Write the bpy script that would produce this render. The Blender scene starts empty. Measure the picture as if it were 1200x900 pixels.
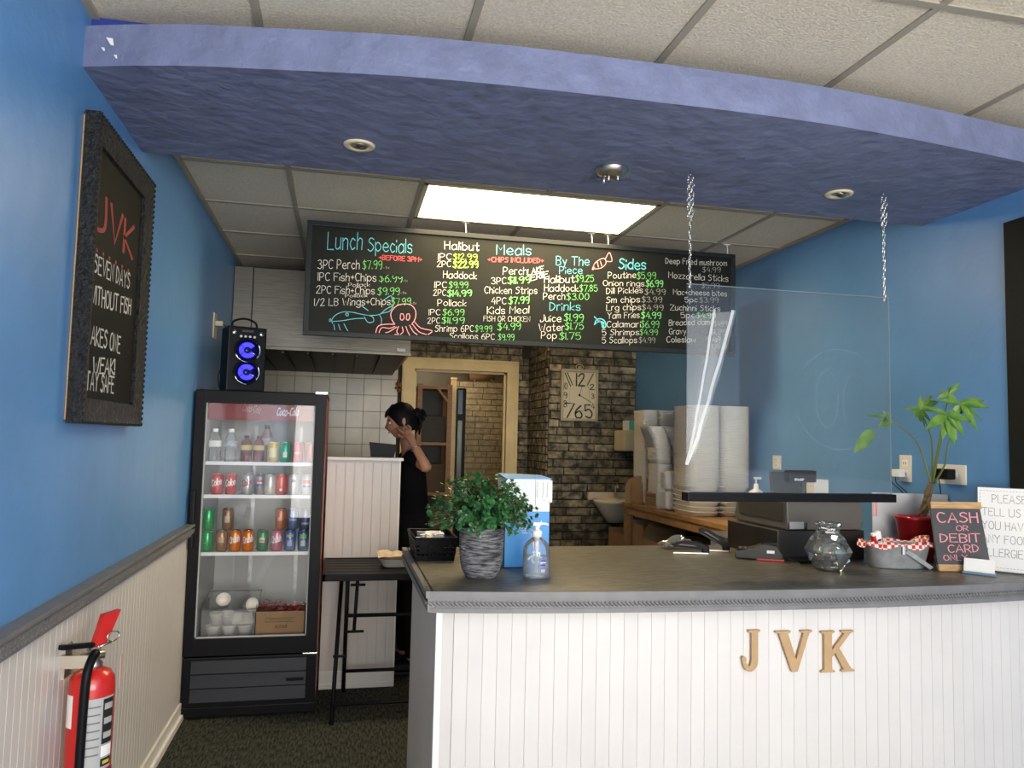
import bpy, bmesh, math, random
from mathutils import Vector, Matrix
R = math.radians; PI = math.pi
rnd = random.Random(7)
scn = bpy.context.scene; COL = scn.collection

# ------------------------------------------------------------ camera
EYE = Vector((0, 0, 1.45)); FPX = 900.0
_y, _p, _r = R(12.4), R(4.2), R(1.3)
FW = Vector((math.sin(_y)*math.cos(_p), math.cos(_y)*math.cos(_p), math.sin(_p)))
_rt = Vector((math.cos(_y), -math.sin(_y), 0)); _up = _rt.cross(FW)
RT = _rt*math.cos(_r) + _up*math.sin(_r); UP = -_rt*math.sin(_r) + _up*math.cos(_r)
camd = bpy.data.cameras.new('camera'); cam = bpy.data.objects.new('camera', camd); COL.objects.link(cam)
camd.sensor_width = 36; camd.lens = 27.0; camd.clip_start = .05
cam.matrix_world = Matrix(((RT.x, UP.x, -FW.x, EYE.x), (RT.y, UP.y, -FW.y, EYE.y), (RT.z, UP.z, -FW.z, EYE.z), (0, 0, 0, 1)))
scn.camera = cam
def at(px, py, X=None, Y=None, Z=None):
    """point of a known real plane seen at a photo position (measuring aid)"""
    d = FW*FPX + RT*(px-600) - UP*(py-450)
    t = (X-EYE.x)/d.x if X is not None else (Y-EYE.y)/d.y if Y is not None else (Z-EYE.z)/d.z
    return EYE + d*t
# ------------------------------------------------------------ world, light, exposure
w = bpy.data.worlds.new('world'); scn.world = w; w.use_nodes = True
w.node_tree.nodes['Background'].inputs[0].default_value = (.92, .96, 1, 1)
w.node_tree.nodes['Background'].inputs[1].default_value = 1.2
scn.view_settings.view_transform = 'Standard'; scn.view_settings.look = 'None'
scn.view_settings.gamma = 1; scn.view_settings.use_curve_mapping = False
scn.view_settings.exposure = 0.35
def area(name, loc, rot, sx, sy, power, col):
    l = bpy.data.lights.new(name, 'AREA'); l.shape = 'RECTANGLE'; l.size = sx; l.size_y = sy; l.energy = power; l.color = col
    o = bpy.data.objects.new(name, l); COL.objects.link(o); o.location = loc; o.rotation_euler = rot
    return o
WINP, LAMPK, LAMPF = 188, 18.0, 2.6
area('daylight_shop_window', (1.16, -2.70, 1.40), (R(120), 0, 0), 2.65, 2.0, WINP, (1, .97, .92))
area('daylight_glass_door', (-.46, -2.70, 1.25), (R(105), 0, 0), .36, 1.9, 14, (1, .97, .92))
area('lamp_back_room', (1.0, 8.3, 2.42), (0, 0, 0), .5, .5, 6, (1, .8, .5))

# ------------------------------------------------------------ dimensions
XL, XR, ZC, ZT = -.762, 2.60, 2.667, .982
YB, YD = 6.57, 7.28        # clock wall, doorway wall

# ------------------------------------------------------------ materials
MAT = {}
def mat(name, col, rough=.6, metal=0, var=0, vscale=8, bump=0, bscale=60, rnd_=0, emit=None, trans=0, spec=.5, stretch=None, world=True, col2=None, coat=0, vlo=.35, vhi=.65):
    if name in MAT: return MAT[name]
    m = bpy.data.materials.new(name); m.use_nodes = True; MAT[name] = m
    nt = m.node_tree; N = nt.nodes; L = nt.links; b = N['Principled BSDF']
    c4 = (*col, 1); b.inputs['Base Color'].default_value = c4
    b.inputs['Roughness'].default_value = rough; b.inputs['Metallic'].default_value = metal
    b.inputs['Specular IOR Level'].default_value = spec
    if coat: b.inputs['Coat Weight'].default_value = coat
    if trans: b.inputs['Transmission Weight'].default_value = trans
    if emit: b.inputs['Emission Color'].default_value = (*emit[0], 1); b.inputs['Emission Strength'].default_value = emit[1]
    m.diffuse_color = c4
    vec = None
    if var or bump:
        g = N.new('ShaderNodeNewGeometry' if world else 'ShaderNodeTexCoord')
        vec = g.outputs['Position' if world else 'Object']
        if stretch:
            mp = N.new('ShaderNodeMapping'); mp.inputs['Scale'].default_value = stretch
            L.new(vec, mp.inputs[0]); vec = mp.outputs[0]
    src = None
    if var:
        n = N.new('ShaderNodeTexNoise'); n.inputs['Scale'].default_value = vscale; n.inputs['Detail'].default_value = 5
        L.new(vec, n.inputs['Vector'])
        r = N.new('ShaderNodeValToRGB'); L.new(n.outputs[0], r.inputs[0])
        d = col2 if col2 else tuple(x*(1-var) for x in col)
        r.color_ramp.elements[0].position = vlo; r.color_ramp.elements[1].position = vhi
        r.color_ramp.elements[0].color = (*d, 1); r.color_ramp.elements[1].color = c4
        src = r.outputs[0]
    if rnd_:
        oi = N.new('ShaderNodeObjectInfo'); hs = N.new('ShaderNodeHueSaturation')
        mr = N.new('ShaderNodeMapRange'); mr.inputs[3].default_value = 1-rnd_; mr.inputs[4].default_value = 1+rnd_
        L.new(oi.outputs['Random'], mr.inputs[0]); L.new(mr.outputs[0], hs.inputs['Value'])
        if src: L.new(src, hs.inputs['Color'])
        else: hs.inputs['Color'].default_value = c4
        src = hs.outputs[0]
    if src: L.new(src, b.inputs['Base Color'])
    if bump:
        n = N.new('ShaderNodeTexNoise'); n.inputs['Scale'].default_value = bscale; n.inputs['Detail'].default_value = 6
        L.new(vec, n.inputs['Vector'])
        bp = N.new('ShaderNodeBump'); bp.inputs['Strength'].default_value = min(1, bump); bp.inputs['Distance'].default_value = .01*max(1, bump)
        L.new(n.outputs[0], bp.inputs['Height']); L.new(bp.outputs[0], b.inputs['Normal'])
    return m
def clear(name, tint=(1, 1, 1), ior=1.45, haze=0.0, gloss=.02):
    """thin clear sheet: fresnel mix of transparent and gloss"""
    m = bpy.data.materials.new(name); m.use_nodes = True; MAT[name] = m
    nt = m.node_tree; N = nt.nodes; L = nt.links; N.clear()
    o = N.new('ShaderNodeOutputMaterial'); t = N.new('ShaderNodeBsdfTransparent'); t.inputs[0].default_value = (*tint, 1)
    g = N.new('ShaderNodeBsdfGlossy'); g.inputs['Roughness'].default_value = gloss
    f = N.new('ShaderNodeFresnel'); f.inputs[0].default_value = ior; mx = N.new('ShaderNodeMixShader')
    L.new(f.outputs[0], mx.inputs[0]); L.new(t.outputs[0], mx.inputs[1]); L.new(g.outputs[0], mx.inputs[2])
    s = mx.outputs[0]
    if haze:
        d = N.new('ShaderNodeBsdfDiffuse'); d.inputs[0].default_value = (.9, .93, .95, 1); m2 = N.new('ShaderNodeMixShader'); m2.inputs[0].default_value = haze
        L.new(s, m2.inputs[1]); L.new(d.outputs[0], m2.inputs[2]); s = m2.outputs[0]
    L.new(s, o.inputs[0]); return m
M = {}
M['blue'] = mat('blue wall paint', (.115, .30, .60), .42, var=.12, vscale=2.2, bump=.25, bscale=14)
M['blue_soffit'] = mat('periwinkle trowelled plaster', (.175, .20, .335), .55, var=.2, vscale=9, bump=1.2, bscale=16, stretch=(1, 1, 1))
M['navy'] = mat('navy paint', (.015, .035, .22), .6)
M['white'] = mat('white gloss paint', (.80, .79, .76), .35, var=.05, vscale=5)
M['plank'] = mat('white beadboard paint', (.67, .635, .605), .38, var=.05, vscale=4, rnd_=.02)
M['groove'] = mat('beadboard groove', (.66, .63, .59), .6)
M['greytrim'] = mat('grey painted trim', (.185, .18, .18), .45, var=.15, vscale=20)
M['counter'] = mat('dark grained countertop', (.165, .155, .125), .30, var=.4, vscale=9, stretch=(2, 9, 2), bump=.3, bscale=60, col2=(.060, .057, .048), spec=.45)
M['tile'] = mat('ceiling tile', (.80, .71, .57), .95, var=.2, vscale=120, bump=.5, bscale=130, rnd_=.03, spec=.1)
M['tbar'] = mat('ceiling grid bar', (.36, .32, .25), .6)
M['plenum'] = mat('plenum', (.02, .02, .02), .9)
M['carpet'] = mat('dark streaked carpet', (.085, .09, .075), .95, var=.6, vscale=60, stretch=(1.8, .35, 1), bump=1, bscale=160, spec=.1, col2=(.018, .02, .018))
M['woodfloor'] = mat('worn kitchen floor', (.16, .10, .05), .6, var=.5, vscale=6)
M['mortar'] = mat('dark mortar', (.045, .04, .03), .9)
M['brick'] = mat('grey brown brick', (.33, .285, .19), .8, var=.7, vscale=17, bump=1.2, bscale=40, rnd_=.42, col2=(.075, .065, .048))
M['wbrick'] = mat('whitewashed brick', (.62, .52, .34), .8, var=.3, vscale=16, bump=1, bscale=40, rnd_=.1)
M['wmortar'] = mat('grey mortar', (.22, .18, .12), .9)
M['walltile'] = mat('cream glazed wall tile', (.50, .45, .33), .25, var=.12, vscale=5, rnd_=.06)
M['grout'] = mat('grout', (.24, .19, .12), .9)
M['cream'] = mat('cream door trim paint', (.84, .66, .33), .45, var=.12, vscale=6)
M['steel'] = mat('brushed stainless steel', (.20, .19, .165), .36, metal=1, var=.3, vscale=9, stretch=(1, 1, 30))
M['darksteel'] = mat('greasy dark steel', (.05, .042, .03), .5, metal=.4, var=.4, vscale=6)
M['chrome'] = mat('chrome', (.7, .7, .68), .15, metal=1)
M['satin'] = mat('satin nickel', (.55, .50, .42), .35, metal=1)
M['black'] = mat('black plastic', (.006, .006, .008), .40, spec=.13)
M['blackmat'] = mat('matt black', (.014, .014, .015), .7, spec=.2)
M['blackmetal'] = mat('black powder coated metal', (.007, .007, .008), .5, spec=.15)
M['louvre'] = mat('charcoal plastic louvre', (.020, .023, .030), .45, spec=.18)
M['charcoal'] = mat('charcoal grey plastic', (.05, .047, .04), .5, spec=.3)
M['greyp'] = mat('grey brown plastic', (.105, .095, .083), .5)
M['board'] = mat('black chalkboard', (.012, .014, .013), .6, var=.35, vscale=3, spec=.15)
M['boardframe'] = mat('black painted board frame', (.014, .018, .022), .42, spec=.2)
M['slate'] = mat('grey slate', (.07, .07, .075), .7, var=.2, vscale=8)
M['red'] = mat('red enamel', (.55, .018, .014), .28, coat=.3)
M['fridgered'] = mat('red fridge side', (.50, .045, .03), .4)
M['interior'] = mat('fridge liner', (.42, .44, .43), .5)
M['foam'] = mat('white foam', (.80, .76, .68), .55)
M['card'] = mat('brown cardboard', (.36, .22, .11), .8, var=.15, vscale=10)
M['wood'] = mat('warm varnished wood', (.38, .19, .065), .5, var=.35, vscale=6, stretch=(2, 2, 18))
M['shelfwood'] = mat('brown shelf wood', (.40, .22, .09), .5, var=.3, vscale=7, stretch=(14, 1.5, 3))
M['pine'] = mat('light wood strip', (.60, .36, .16), .5, var=.35, vscale=10, stretch=(2, 4, 30))
M['mdf'] = mat('tan mdf', (.47, .30, .15), .6, var=.1, vscale=30)
M['skin'] = mat('skin', (.42, .21, .125), .5)
M['hair'] = mat('black hair', (.006, .005, .006), .6, var=.4, vscale=60, spec=.12)
M['cloth'] = mat('black cotton', (.007, .007, .008), .95, spec=.1)
M['leaf'] = mat('dark green leaves', (.035, .15, .035), .35, var=.6, vscale=30, col2=(.012, .075, .022))
M['leaf2'] = mat('bright green leaves', (.16, .29, .045), .35, var=.5, vscale=25, col2=(.06, .18, .035))
M['stem'] = mat('green stem', (.16, .2, .07), .6)
M['bark'] = mat('plant bark', (.20, .14, .08), .8, var=.5, vscale=60, bump=1, bscale=150)
M['pot'] = mat('ribbed grey pot', (.42, .41, .42), .7, var=.8, vscale=26, stretch=(1, 1, 9), bump=2.5, bscale=30, col2=(.055, .055, .06), vlo=.4, vhi=.6)
M['redpot'] = mat('glossy red pot', (.35, .008, .015), .12, coat=.5)
M['soil'] = mat('soil', (.03, .02, .012), .95)
M['galv'] = mat('galvanised metal', (.52, .54, .55), .4, metal=.5, var=.3, vscale=25)
M['silver'] = mat('silver lid', (.50, .50, .51), .5, metal=.25, var=.15, vscale=3)
M['paper'] = mat('white paper', (.82, .81, .79), .7)
M['print'] = mat('grey print', (.16, .16, .17), .7)
M['plate'] = mat('white switch plate', (.75, .72, .66), .4)
M['almond'] = mat('almond plastic', (.68, .60, .42), .45)
M['sky'] = mat('bright blue carton', (.035, .30, .72), .4)
M['cwhite'] = mat('white carton', (.78, .80, .80), .5, var=.1, vscale=12)
M['whitep'] = mat('white plastic', (.85, .85, .85), .3)
M['chalkw'] = mat('white chalk marker', (.66, .66, .62), .8)
M['chalkb'] = mat('blue chalk marker', (.12, .50, .62), .8)
M['chalkg'] = mat('green chalk marker', (.17, .60, .17), .8)
M['chalkl'] = mat('lime chalk marker', (.45, .85, .10), .8)
M['chalkr'] = mat('red chalk marker', (.80, .10, .12), .8)
M['chalkp'] = mat('pink chalk marker', (.72, .30, .34), .8)
M['chalkd'] = mat('faded chalk marker', (.30, .32, .30), .8)
M['chalkdr'] = mat('dark red chalk marker', (.38, .06, .05), .8)
M['check'] = None
M['lamp'] = mat('lit diffuser', (.9, .9, .85), .5, emit=((1, .77, .43), LAMPK))
M['lampf'] = mat('lit shop diffuser', (.9, .9, .9), .5, emit=((1, .90, .78), LAMPF))
M['lampw'] = mat('lit warm diffuser', (.9, .85, .7), .5, emit=((1, .70, .34), 9.0))
M['bluelight'] = mat('blue glowing cone', (.02, .02, .5), .4, emit=((.02, .015, 1), 2.2))
M['bluecone'] = mat('dark blue cone', (.01, .01, .10), .3, emit=((.01, .01, .5), .06))
M['glass'] = clear('clear pane')
M['shield'] = clear('clear acrylic', (.97, .98, .98), 1.42, haze=.012)
M['faintline'] = clear('faint line on acrylic', (1, 1, 1), 1.45, haze=.09)
M['bottle'] = clear('clear bottle plastic', (.93, .95, .97), 1.4, haze=.10, gloss=.06)
M['gel'] = clear('clear gel', (.90, .94, .96), 1.3, haze=.16, gloss=.1)
M['jar'] = clear('clear glass jar', (.88, .89, .87), 1.9, haze=.05)
M['clearbin'] = clear('clear tub plastic', (.93, .94, .94), 1.45, haze=.10, gloss=.1)
M['wrap'] = clear('crinkled clear wrap', (.8, .8, .76), 2.2, haze=.12, gloss=.15)
M['clockface'] = mat('cream clock face', (.62, .55, .38), .5)
M['clockframe'] = mat('champagne clock frame', (.42, .35, .22), .4, metal=.3)
M['porcelain'] = mat('porcelain', (.78, .70, .54), .15)
M['ink'] = mat('black ink', (.012, .012, .012), .6)
M['teal'] = mat('mint paper', (.10, .55, .42), .6)
def colm(name, c, rough=.3, metal=0): return mat(name, c, rough, metal)
# red and white checker for the basket liner
m = bpy.data.materials.new('red checked paper'); m.use_nodes = True
b = m.node_tree.nodes['Principled BSDF']; ck = m.node_tree.nodes.new('ShaderNodeTexChecker'); g = m.node_tree.nodes.new('ShaderNodeTexCoord')
mp_ = m.node_tree.nodes.new('ShaderNodeMapping'); mp_.inputs['Location'].default_value = (.0031, .0043, .0017)
ck.inputs[1].default_value = (.62, .03, .03, 1); ck.inputs[2].default_value = (.82, .78, .72, 1); ck.inputs[3].default_value = 72
m.node_tree.links.new(g.outputs['Object'], mp_.inputs[0]); m.node_tree.links.new(mp_.outputs[0], ck.inputs[0]); m.node_tree.links.new(ck.outputs[0], b.inputs['Base Color'])
b.inputs['Roughness'].default_value = .7
M['check'] = m

# ------------------------------------------------------------ mesh helpers
class MB:
    def __init__(s): s.v = []; s.f = []; s.sm = []
    def add(s, vs, fs, sm=False):
        o = len(s.v); s.v += [Vector(p) for p in vs]; s.f += [tuple(i+o for i in f) for f in fs]; s.sm += [sm]*len(fs); return s
    def box(s, x0, x1, y0, y1, z0, z1, c=0, rot=None, piv=None):
        x0, x1 = min(x0, x1), max(x0, x1); y0, y1 = min(y0, y1), max(y0, y1); z0, z1 = min(z0, z1), max(z0, z1)
        if not c:
            vs = [(x0, y0, z0), (x1, y0, z0), (x1, y1, z0), (x0, y1, z0), (x0, y0, z1), (x1, y0, z1), (x1, y1, z1), (x0, y1, z1)]
            fs = [(0, 3, 2, 1), (4, 5, 6, 7), (0, 1, 5, 4), (1, 2, 6, 5), (2, 3, 7, 6), (3, 0, 4, 7)]
        else:
            bm = bmesh.new(); bmesh.ops.create_cube(bm, size=1, matrix=Matrix.Translation(((x0+x1)/2, (y0+y1)/2, (z0+z1)/2)) @ Matrix.Diagonal((x1-x0, y1-y0, z1-z0, 1)))
            c = min(c, .49*min(x1-x0, y1-y0, z1-z0))
            bmesh.ops.bevel(bm, geom=bm.edges[:], offset=c, segments=2, profile=.7, affect='EDGES')
            bm.verts.index_update(); vs = [v.co.copy() for v in bm.verts]; fs = [tuple(v.index for v in f.verts) for f in bm.faces]; bm.free()
        if rot is not None:
            q = rot.to_matrix() if hasattr(rot, 'to_matrix') else rot
            p = Vector(piv) if piv is not None else Vector(((x0+x1)/2, (y0+y1)/2, (z0+z1)/2))
            vs = [p + q @ (Vector(v)-p) for v in vs]
        return s.add(vs, fs)
    def quad(s, a, b, c, d): return s.add([a, b, c, d], [(0, 1, 2, 3)])
    def tube(s, pts, r, seg=8, cap=True, closed=False):
        pts = [Vector(p) for p in pts]; n = len(pts); rs = r if isinstance(r, (list, tuple)) else [r]*n
        t0 = (pts[1]-pts[0]).normalized(); a = t0.orthogonal().normalized(); vs = []
        for i, p in enumerate(pts):
            if closed: t = (pts[(i+1) % n]-pts[i-1])
            else: t = pts[min(i+1, n-1)]-pts[max(i-1, 0)]
            if t.length < 1e-9: t = t0
            t.normalize(); a = (a - t*a.dot(t))
            if a.length < 1e-6: a = t.orthogonal()
            a.normalize(); b = t.cross(a)
            for k in range(seg):
                th = 2*PI*k/seg; vs.append(p + (a*math.cos(th)+b*math.sin(th))*rs[i])
        fs = []
        for i in range(n if closed else n-1):
            j = (i+1) % n
            for k in range(seg): fs.append((i*seg+k, i*seg+(k+1) % seg, j*seg+(k+1) % seg, j*seg+k))
        if cap and not closed: fs += [tuple(range(seg))[::-1], tuple((n-1)*seg+k for k in range(seg))]
        return s.add(vs, fs, True)
    def cyl(s, a, b, r, seg=16, r2=None): return s.tube([a, b], [r, r if r2 is None else r2], seg)
    def lathe(s, prof, c=(0, 0, 0), seg=24, axis='Z', sx=1, sy=1, n=None):
        """prof: (r,z) list. n: superellipse exponent for rounded-square section"""
        vs = []; c = Vector(c)
        for r, z in prof:
            for k in range(seg):
                t = 2*PI*k/seg; cx, cy = math.cos(t), math.sin(t)
                if n:
                    q = (abs(cx)**n+abs(cy)**n)**(-1/n); cx *= q; cy *= q
                p = (r*cx*sx, r*cy*sy, z)
                if axis == 'Y': p = (p[0], -p[2], p[1])
                if axis == 'X': p = (p[2], p[0], p[1])
                vs.append(c+Vector(p))
        fs = []
        for i in range(len(prof)-1):
            for k in range(seg): fs.append((i*seg+k, i*seg+(k+1) % seg, (i+1)*seg+(k+1) % seg, (i+1)*seg+k))
        if prof[0][0] > 1e-6: fs.append(tuple(range(seg))[::-1])
        if prof[-1][0] > 1e-6: fs.append(tuple((len(prof)-1)*seg+k for k in range(seg)))
        return s.add(vs, fs, True)
    def prism(s, poly, dvec):
        """poly: 3d points of a planar outline; extruded by dvec"""
        n = len(poly); d = Vector(dvec); vs = [Vector(p) for p in poly]; vs += [p+d for p in vs]
        fs = [tuple(range(n))[::-1], tuple(n+i for i in range(n))]+[(i, (i+1) % n, n+(i+1) % n, n+i) for i in range(n)]
        return s.add(vs, fs)
    def ell(s, c, rx, ry, rz, seg=14, rings=9, rot=None):
        vs = []; c = Vector(c)
        for i in range(rings+1):
            ph = PI*i/rings
            for k in range(seg):
                th = 2*PI*k/seg; p = Vector((rx*math.sin(ph)*math.cos(th), ry*math.sin(ph)*math.sin(th), rz*math.cos(ph)))
                if rot: p = rot @ p
                vs.append(c+p)
        fs = [(i*seg+k, (i+1)*seg+k, (i+1)*seg+(k+1) % seg, i*seg+(k+1) % seg) for i in range(rings) for k in range(seg)]
        return s.add(vs, fs, True)
    def build(s, name, m, parent=None, world=True):
        off = Vector((0, 0, 0))
        if parent is not None and world:
            q = parent
            while q: off += q.location; q = q.parent
        me = bpy.data.meshes.new(name); me.from_pydata([tuple(v-off) for v in s.v], [], s.f)
        me.polygons.foreach_set('use_smooth', s.sm); me.materials.append(m)
        bm = bmesh.new(); bm.from_mesh(me); bmesh.ops.remove_doubles(bm, verts=bm.verts, dist=1e-6); bmesh.ops.recalc_face_normals(bm, faces=bm.faces); bm.to_mesh(me); bm.free()
        me.update()
        o = bpy.data.objects.new(name, me); COL.objects.link(o)
        if parent is not None: o.parent = parent
        return o
def B(name, m, parent, *boxes, c=0, world=True):
    mb = MB()
    for b in boxes: mb.box(*b, c=c)
    return mb.build(name, m, parent, world)
def tag(o, label=None, cat=None, group=None, kind=None):
    if label: o['label'] = label
    if cat: o['category'] = cat
    if group: o['group'] = group
    if kind: o['kind'] = kind
    return o
def thing(name, label, cat, loc=(0, 0, 0), rz=0, group=None):
    o = bpy.data.objects.new(name, None); COL.objects.link(o); o.location = loc; o.rotation_euler = (0, 0, rz)
    o.empty_display_size = .05
    return tag(o, label, cat, group)
def struct(o, label=None): o['kind'] = 'structure'; return tag(o, label)
def dup(root, loc=None, rz=None, rot=None, label=None, group=None):
    r = root.copy(); COL.objects.link(r)
    if loc is not None: r.location = loc
    if rz is not None: r.rotation_euler = (0, 0, rz)
    if rot is not None: r.rotation_euler = rot
    if label: r['label'] = label
    if group: r['group'] = group
    for ch in list(root.children):
        c = ch.copy(); COL.objects.link(c); c.parent = r
        for g in list(ch.children):
            d = g.copy(); COL.objects.link(d); d.parent = c
    return r
def piece(me, name, parent, loc, scale=(1, 1, 1), rot=(0, 0, 0)):
    o = bpy.data.objects.new(name, me); COL.objects.link(o); o.parent = parent; o.location = loc; o.scale = scale; o.rotation_euler = rot; return o
def unit_mesh(name, m, bev=.06):
    mb = MB(); mb.box(-.5, .5, -.5, .5, -.5, .5); me = bpy.data.meshes.new(name); me.from_pydata([tuple(v) for v in mb.v], [], mb.f); me.materials.append(m); return me

# ------------------------------------------------------------ stroke lettering
G = {}
for line in '''A 003960 1353
B 0009 ~0939573505 ~0535523000
C ~58391805113051
D 0009 ~0938553100
E 59090050 0545
F 590900 0545
G ~58391805113051 515434
H 0009 5059 0555
I 0009
J ~4942200002
K 0009 590450
L 090050
M 0009346960
N 00095059
O ~391804113051645839
P 0009 ~0939573404
Q ~391804113051645839 4260
R 0009 ~0939573404 2450
S ~583918163553412001
T 0969 3930
U ~090210406269
V 093069
W 0920466089
X 0960 0069
Y 0935 6935 3530
Z 09690060
a ~54361503103052 5650
b 0900 ~04264553412002
c ~45261503112041
d 5950 ~54361503113052
e ~034354361503113051
f ~48392720 0545
g ~54361503113052 ~565y3x0y
h 0900 ~0426454240
i 0400 0708
j ~363y1x 3839
k 0900 450240
l 0900
m 0600 ~04263430 ~34566460
n 0600 ~0426454240
o ~261503112041534526
p 060x ~04264553412002
r 0600 ~041636
s ~4526051333412001
t ~29213041 0646
u ~06012042 4640
v 062046
w 0610345066
x 0640 0046
y 0622 461x
z 06460040
0 ~291804112041544829
1 0900
2 ~0729494600 0050
3 ~0829484625 ~2544523001
4 390353 4640
5 490905 ~0536533001
6 ~4916031040523503
7 095920
8 ~250729472502205225
9 ~5739072457 ~57544030
$ ~583918163553412001 3z3A
+ 0444 2226
! 0903 0001
. 0001
- 0343
/ 0049
* 1357 5317 0565
: 0506 0102'''.split('\n'):
    parts = line.split(); st = []
    for p in parts[1:]:
        smth = p[0] == '~'; p = p.lstrip('~')
        pts = [(int(p[i]), {'z': -1, 'y': -2, 'x': -3, 'A': 10}.get(p[i+1]) if p[i+1] in 'zyxA' else int(p[i+1])) for i in range(0, len(p)-1, 2)]
        if smth and len(pts) > 2:
            out = []
            cl = pts[0] == pts[-1]
            for i in range(len(pts)-1):
                p0 = pts[i-1] if i > 0 else (pts[-2] if cl else pts[0]); p1, p2 = pts[i], pts[i+1]
                p3 = pts[i+2] if i+2 < len(pts) else (pts[1] if cl else pts[-1])
                for q in range(3):
                    t = q/3
                    out.append(tuple(.5*((2*p1[a])+(-p0[a]+p2[a])*t+(2*p0[a]-5*p1[a]+4*p2[a]-p3[a])*t*t+(-p0[a]+3*p1[a]-3*p2[a]+p3[a])*t**3) for a in (0, 1)))
            out.append(pts[-1]); pts = out
        st.append(pts)
    G[parts[0]] = st
def layout(text, jit=0):
    """strokes in cap-height units, total width"""
    x = 0; out = []
    for ch in text:
        if ch == ' ': x += .42; continue
        g = G.get(ch)
        if g is None: continue
        wd = max(p[0] for s in g for p in s)/9; dy = rnd.uniform(-jit, jit); sk = rnd.uniform(-jit, jit)
        for s in g: out.append([(x+p[0]/9+sk*p[1]/9, p[1]/9+dy) for p in s])
        x += wd+.2
    return out, max(x-.2, .01)
def ribbon(mb, strokes, mapf, wd):
    """flat pen line, wd in the units of strokes"""
    for s in strokes:
        s = [p for i, p in enumerate(s) if i == 0 or (abs(p[0]-s[i-1][0])+abs(p[1]-s[i-1][1])) > 1e-5]
        if len(s) < 2: continue
        nrm = []
        for i in range(len(s)):
            a = s[max(0, i-1)]; b = s[min(len(s)-1, i+1)]; dx, dy = b[0]-a[0], b[1]-a[1]; l = math.hypot(dx, dy) or 1
            nrm.append((-dy/l, dx/l, dx/l, dy/l))
        vs = []
        for i, p in enumerate(s):
            e = 0 if 0 < i < len(s)-1 else (.45*wd if i else -.45*wd); n = nrm[i]
            px, py = p[0]+n[2]*e, p[1]+n[3]*e; k = wd/2
            vs += [mapf(px+n[0]*k, py+n[1]*k), mapf(px-n[0]*k, py-n[1]*k)]
        mb.add(vs, [(2*i, 2*i+1, 2*i+3, 2*i+2) for i in range(len(s)-1)])
def write(parent, text, m, L0, R0, cap, wd=.11, jit=.02, name='lettering', world=True, nrm=Vector((0, -.0012, 0)), label=None):
    """L0,R0: 3d baseline ends; cap: vector of the capital height"""
    st, W = layout(text, jit); L0 = Vector(L0)+nrm; u = (Vector(R0)+nrm-L0)/W; v = Vector(cap); mb = MB()
    ribbon(mb, st, lambda x, y: L0+u*x+v*y, wd)
    o = mb.build(name, m, parent, world)
    if label: o['label'] = label
    return o
def curl(pts, n=3):
    out = []
    for i in range(len(pts)-1):
        p0 = pts[max(0, i-1)]; p1 = pts[i]; p2 = pts[i+1]; p3 = pts[min(len(pts)-1, i+2)]
        for q in range(n):
            t = q/n
            out.append(tuple(.5*((2*p1[a])+(-p0[a]+p2[a])*t+(2*p0[a]-5*p1[a]+4*p2[a]-p3[a])*t*t+(-p0[a]+3*p1[a]-3*p2[a]+p3[a])*t**3) for a in range(len(p1))))
    out.append(tuple(pts[-1])); return out
# ============================================================ STRUCTURE
YF = -2.8      # shop front, behind the camera
fl = struct(B('floor', M['carpet'], None, (XL-.1, XR+.1, 1.6, 6.9, -.1, 0)))
struct(B('floor', mat('pale bounce floor', (.55, .50, .42), .4, var=.1, vscale=3), None, (XL-.1, XR+.1, YF-.1, 1.6, -.1, -.0005)), 'pale bounce floor invented for the unseen shop area, lightens the ceiling')  # unseen floor made pale to bounce light up to the ceiling
struct(B('floor', M['woodfloor'], None, (XL-.1, XR+.1, 6.9, 9.6, -.1, -.001)), 'brown worn floor of the back room beyond the doorway')
# left wall with wainscot of single planks
wl = struct(B('wall_left', M['blue'], None, (XL-.12, XL, YF, YD+.1, 0, 2.9)))
B('wainscot_backing', M['groove'], wl, (XL, XL+.004, YF, 5.6, .02, .95))
pm = unit_mesh('plank', M['plank'])
y = -1.0
while y < 5.5:
    piece(pm, 'plank', wl, (XL+.007, y+.0215, .52), (.012, .0405, .86)); y += .044
tr = struct(B('trim_1', M['greytrim'], None, (XL, XL+.035, -1.2, 5.6, .925, .985), (XL, XL+.045, -1.2, 5.6, .972, .986), c=.003), 'grey chair rail with rope moulding along the left wall')
mb = MB()
for i in range(int(6.0/.022)):
    yy = -.9+i*.022; mb.box(XL+.034, XL+.043, yy-.010, yy+.010, .943, .959, rot=Matrix.Rotation(R(35), 3, 'X'))
mb.build('rope_moulding', M['greytrim'], tr)['kind'] = 'stuff'
struct(B('baseboard_left', M['white'], None, (XL, XL+.022, -1.2, 5.4, 0, .085), (XL, XL+.034, -1.2, 5.4, 0, .03), c=.004))
# right wall
wr = struct(B('wall_right', M['blue'], None, (XR, XR+.12, YF, YB+.1, 0, 2.9)))
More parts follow.
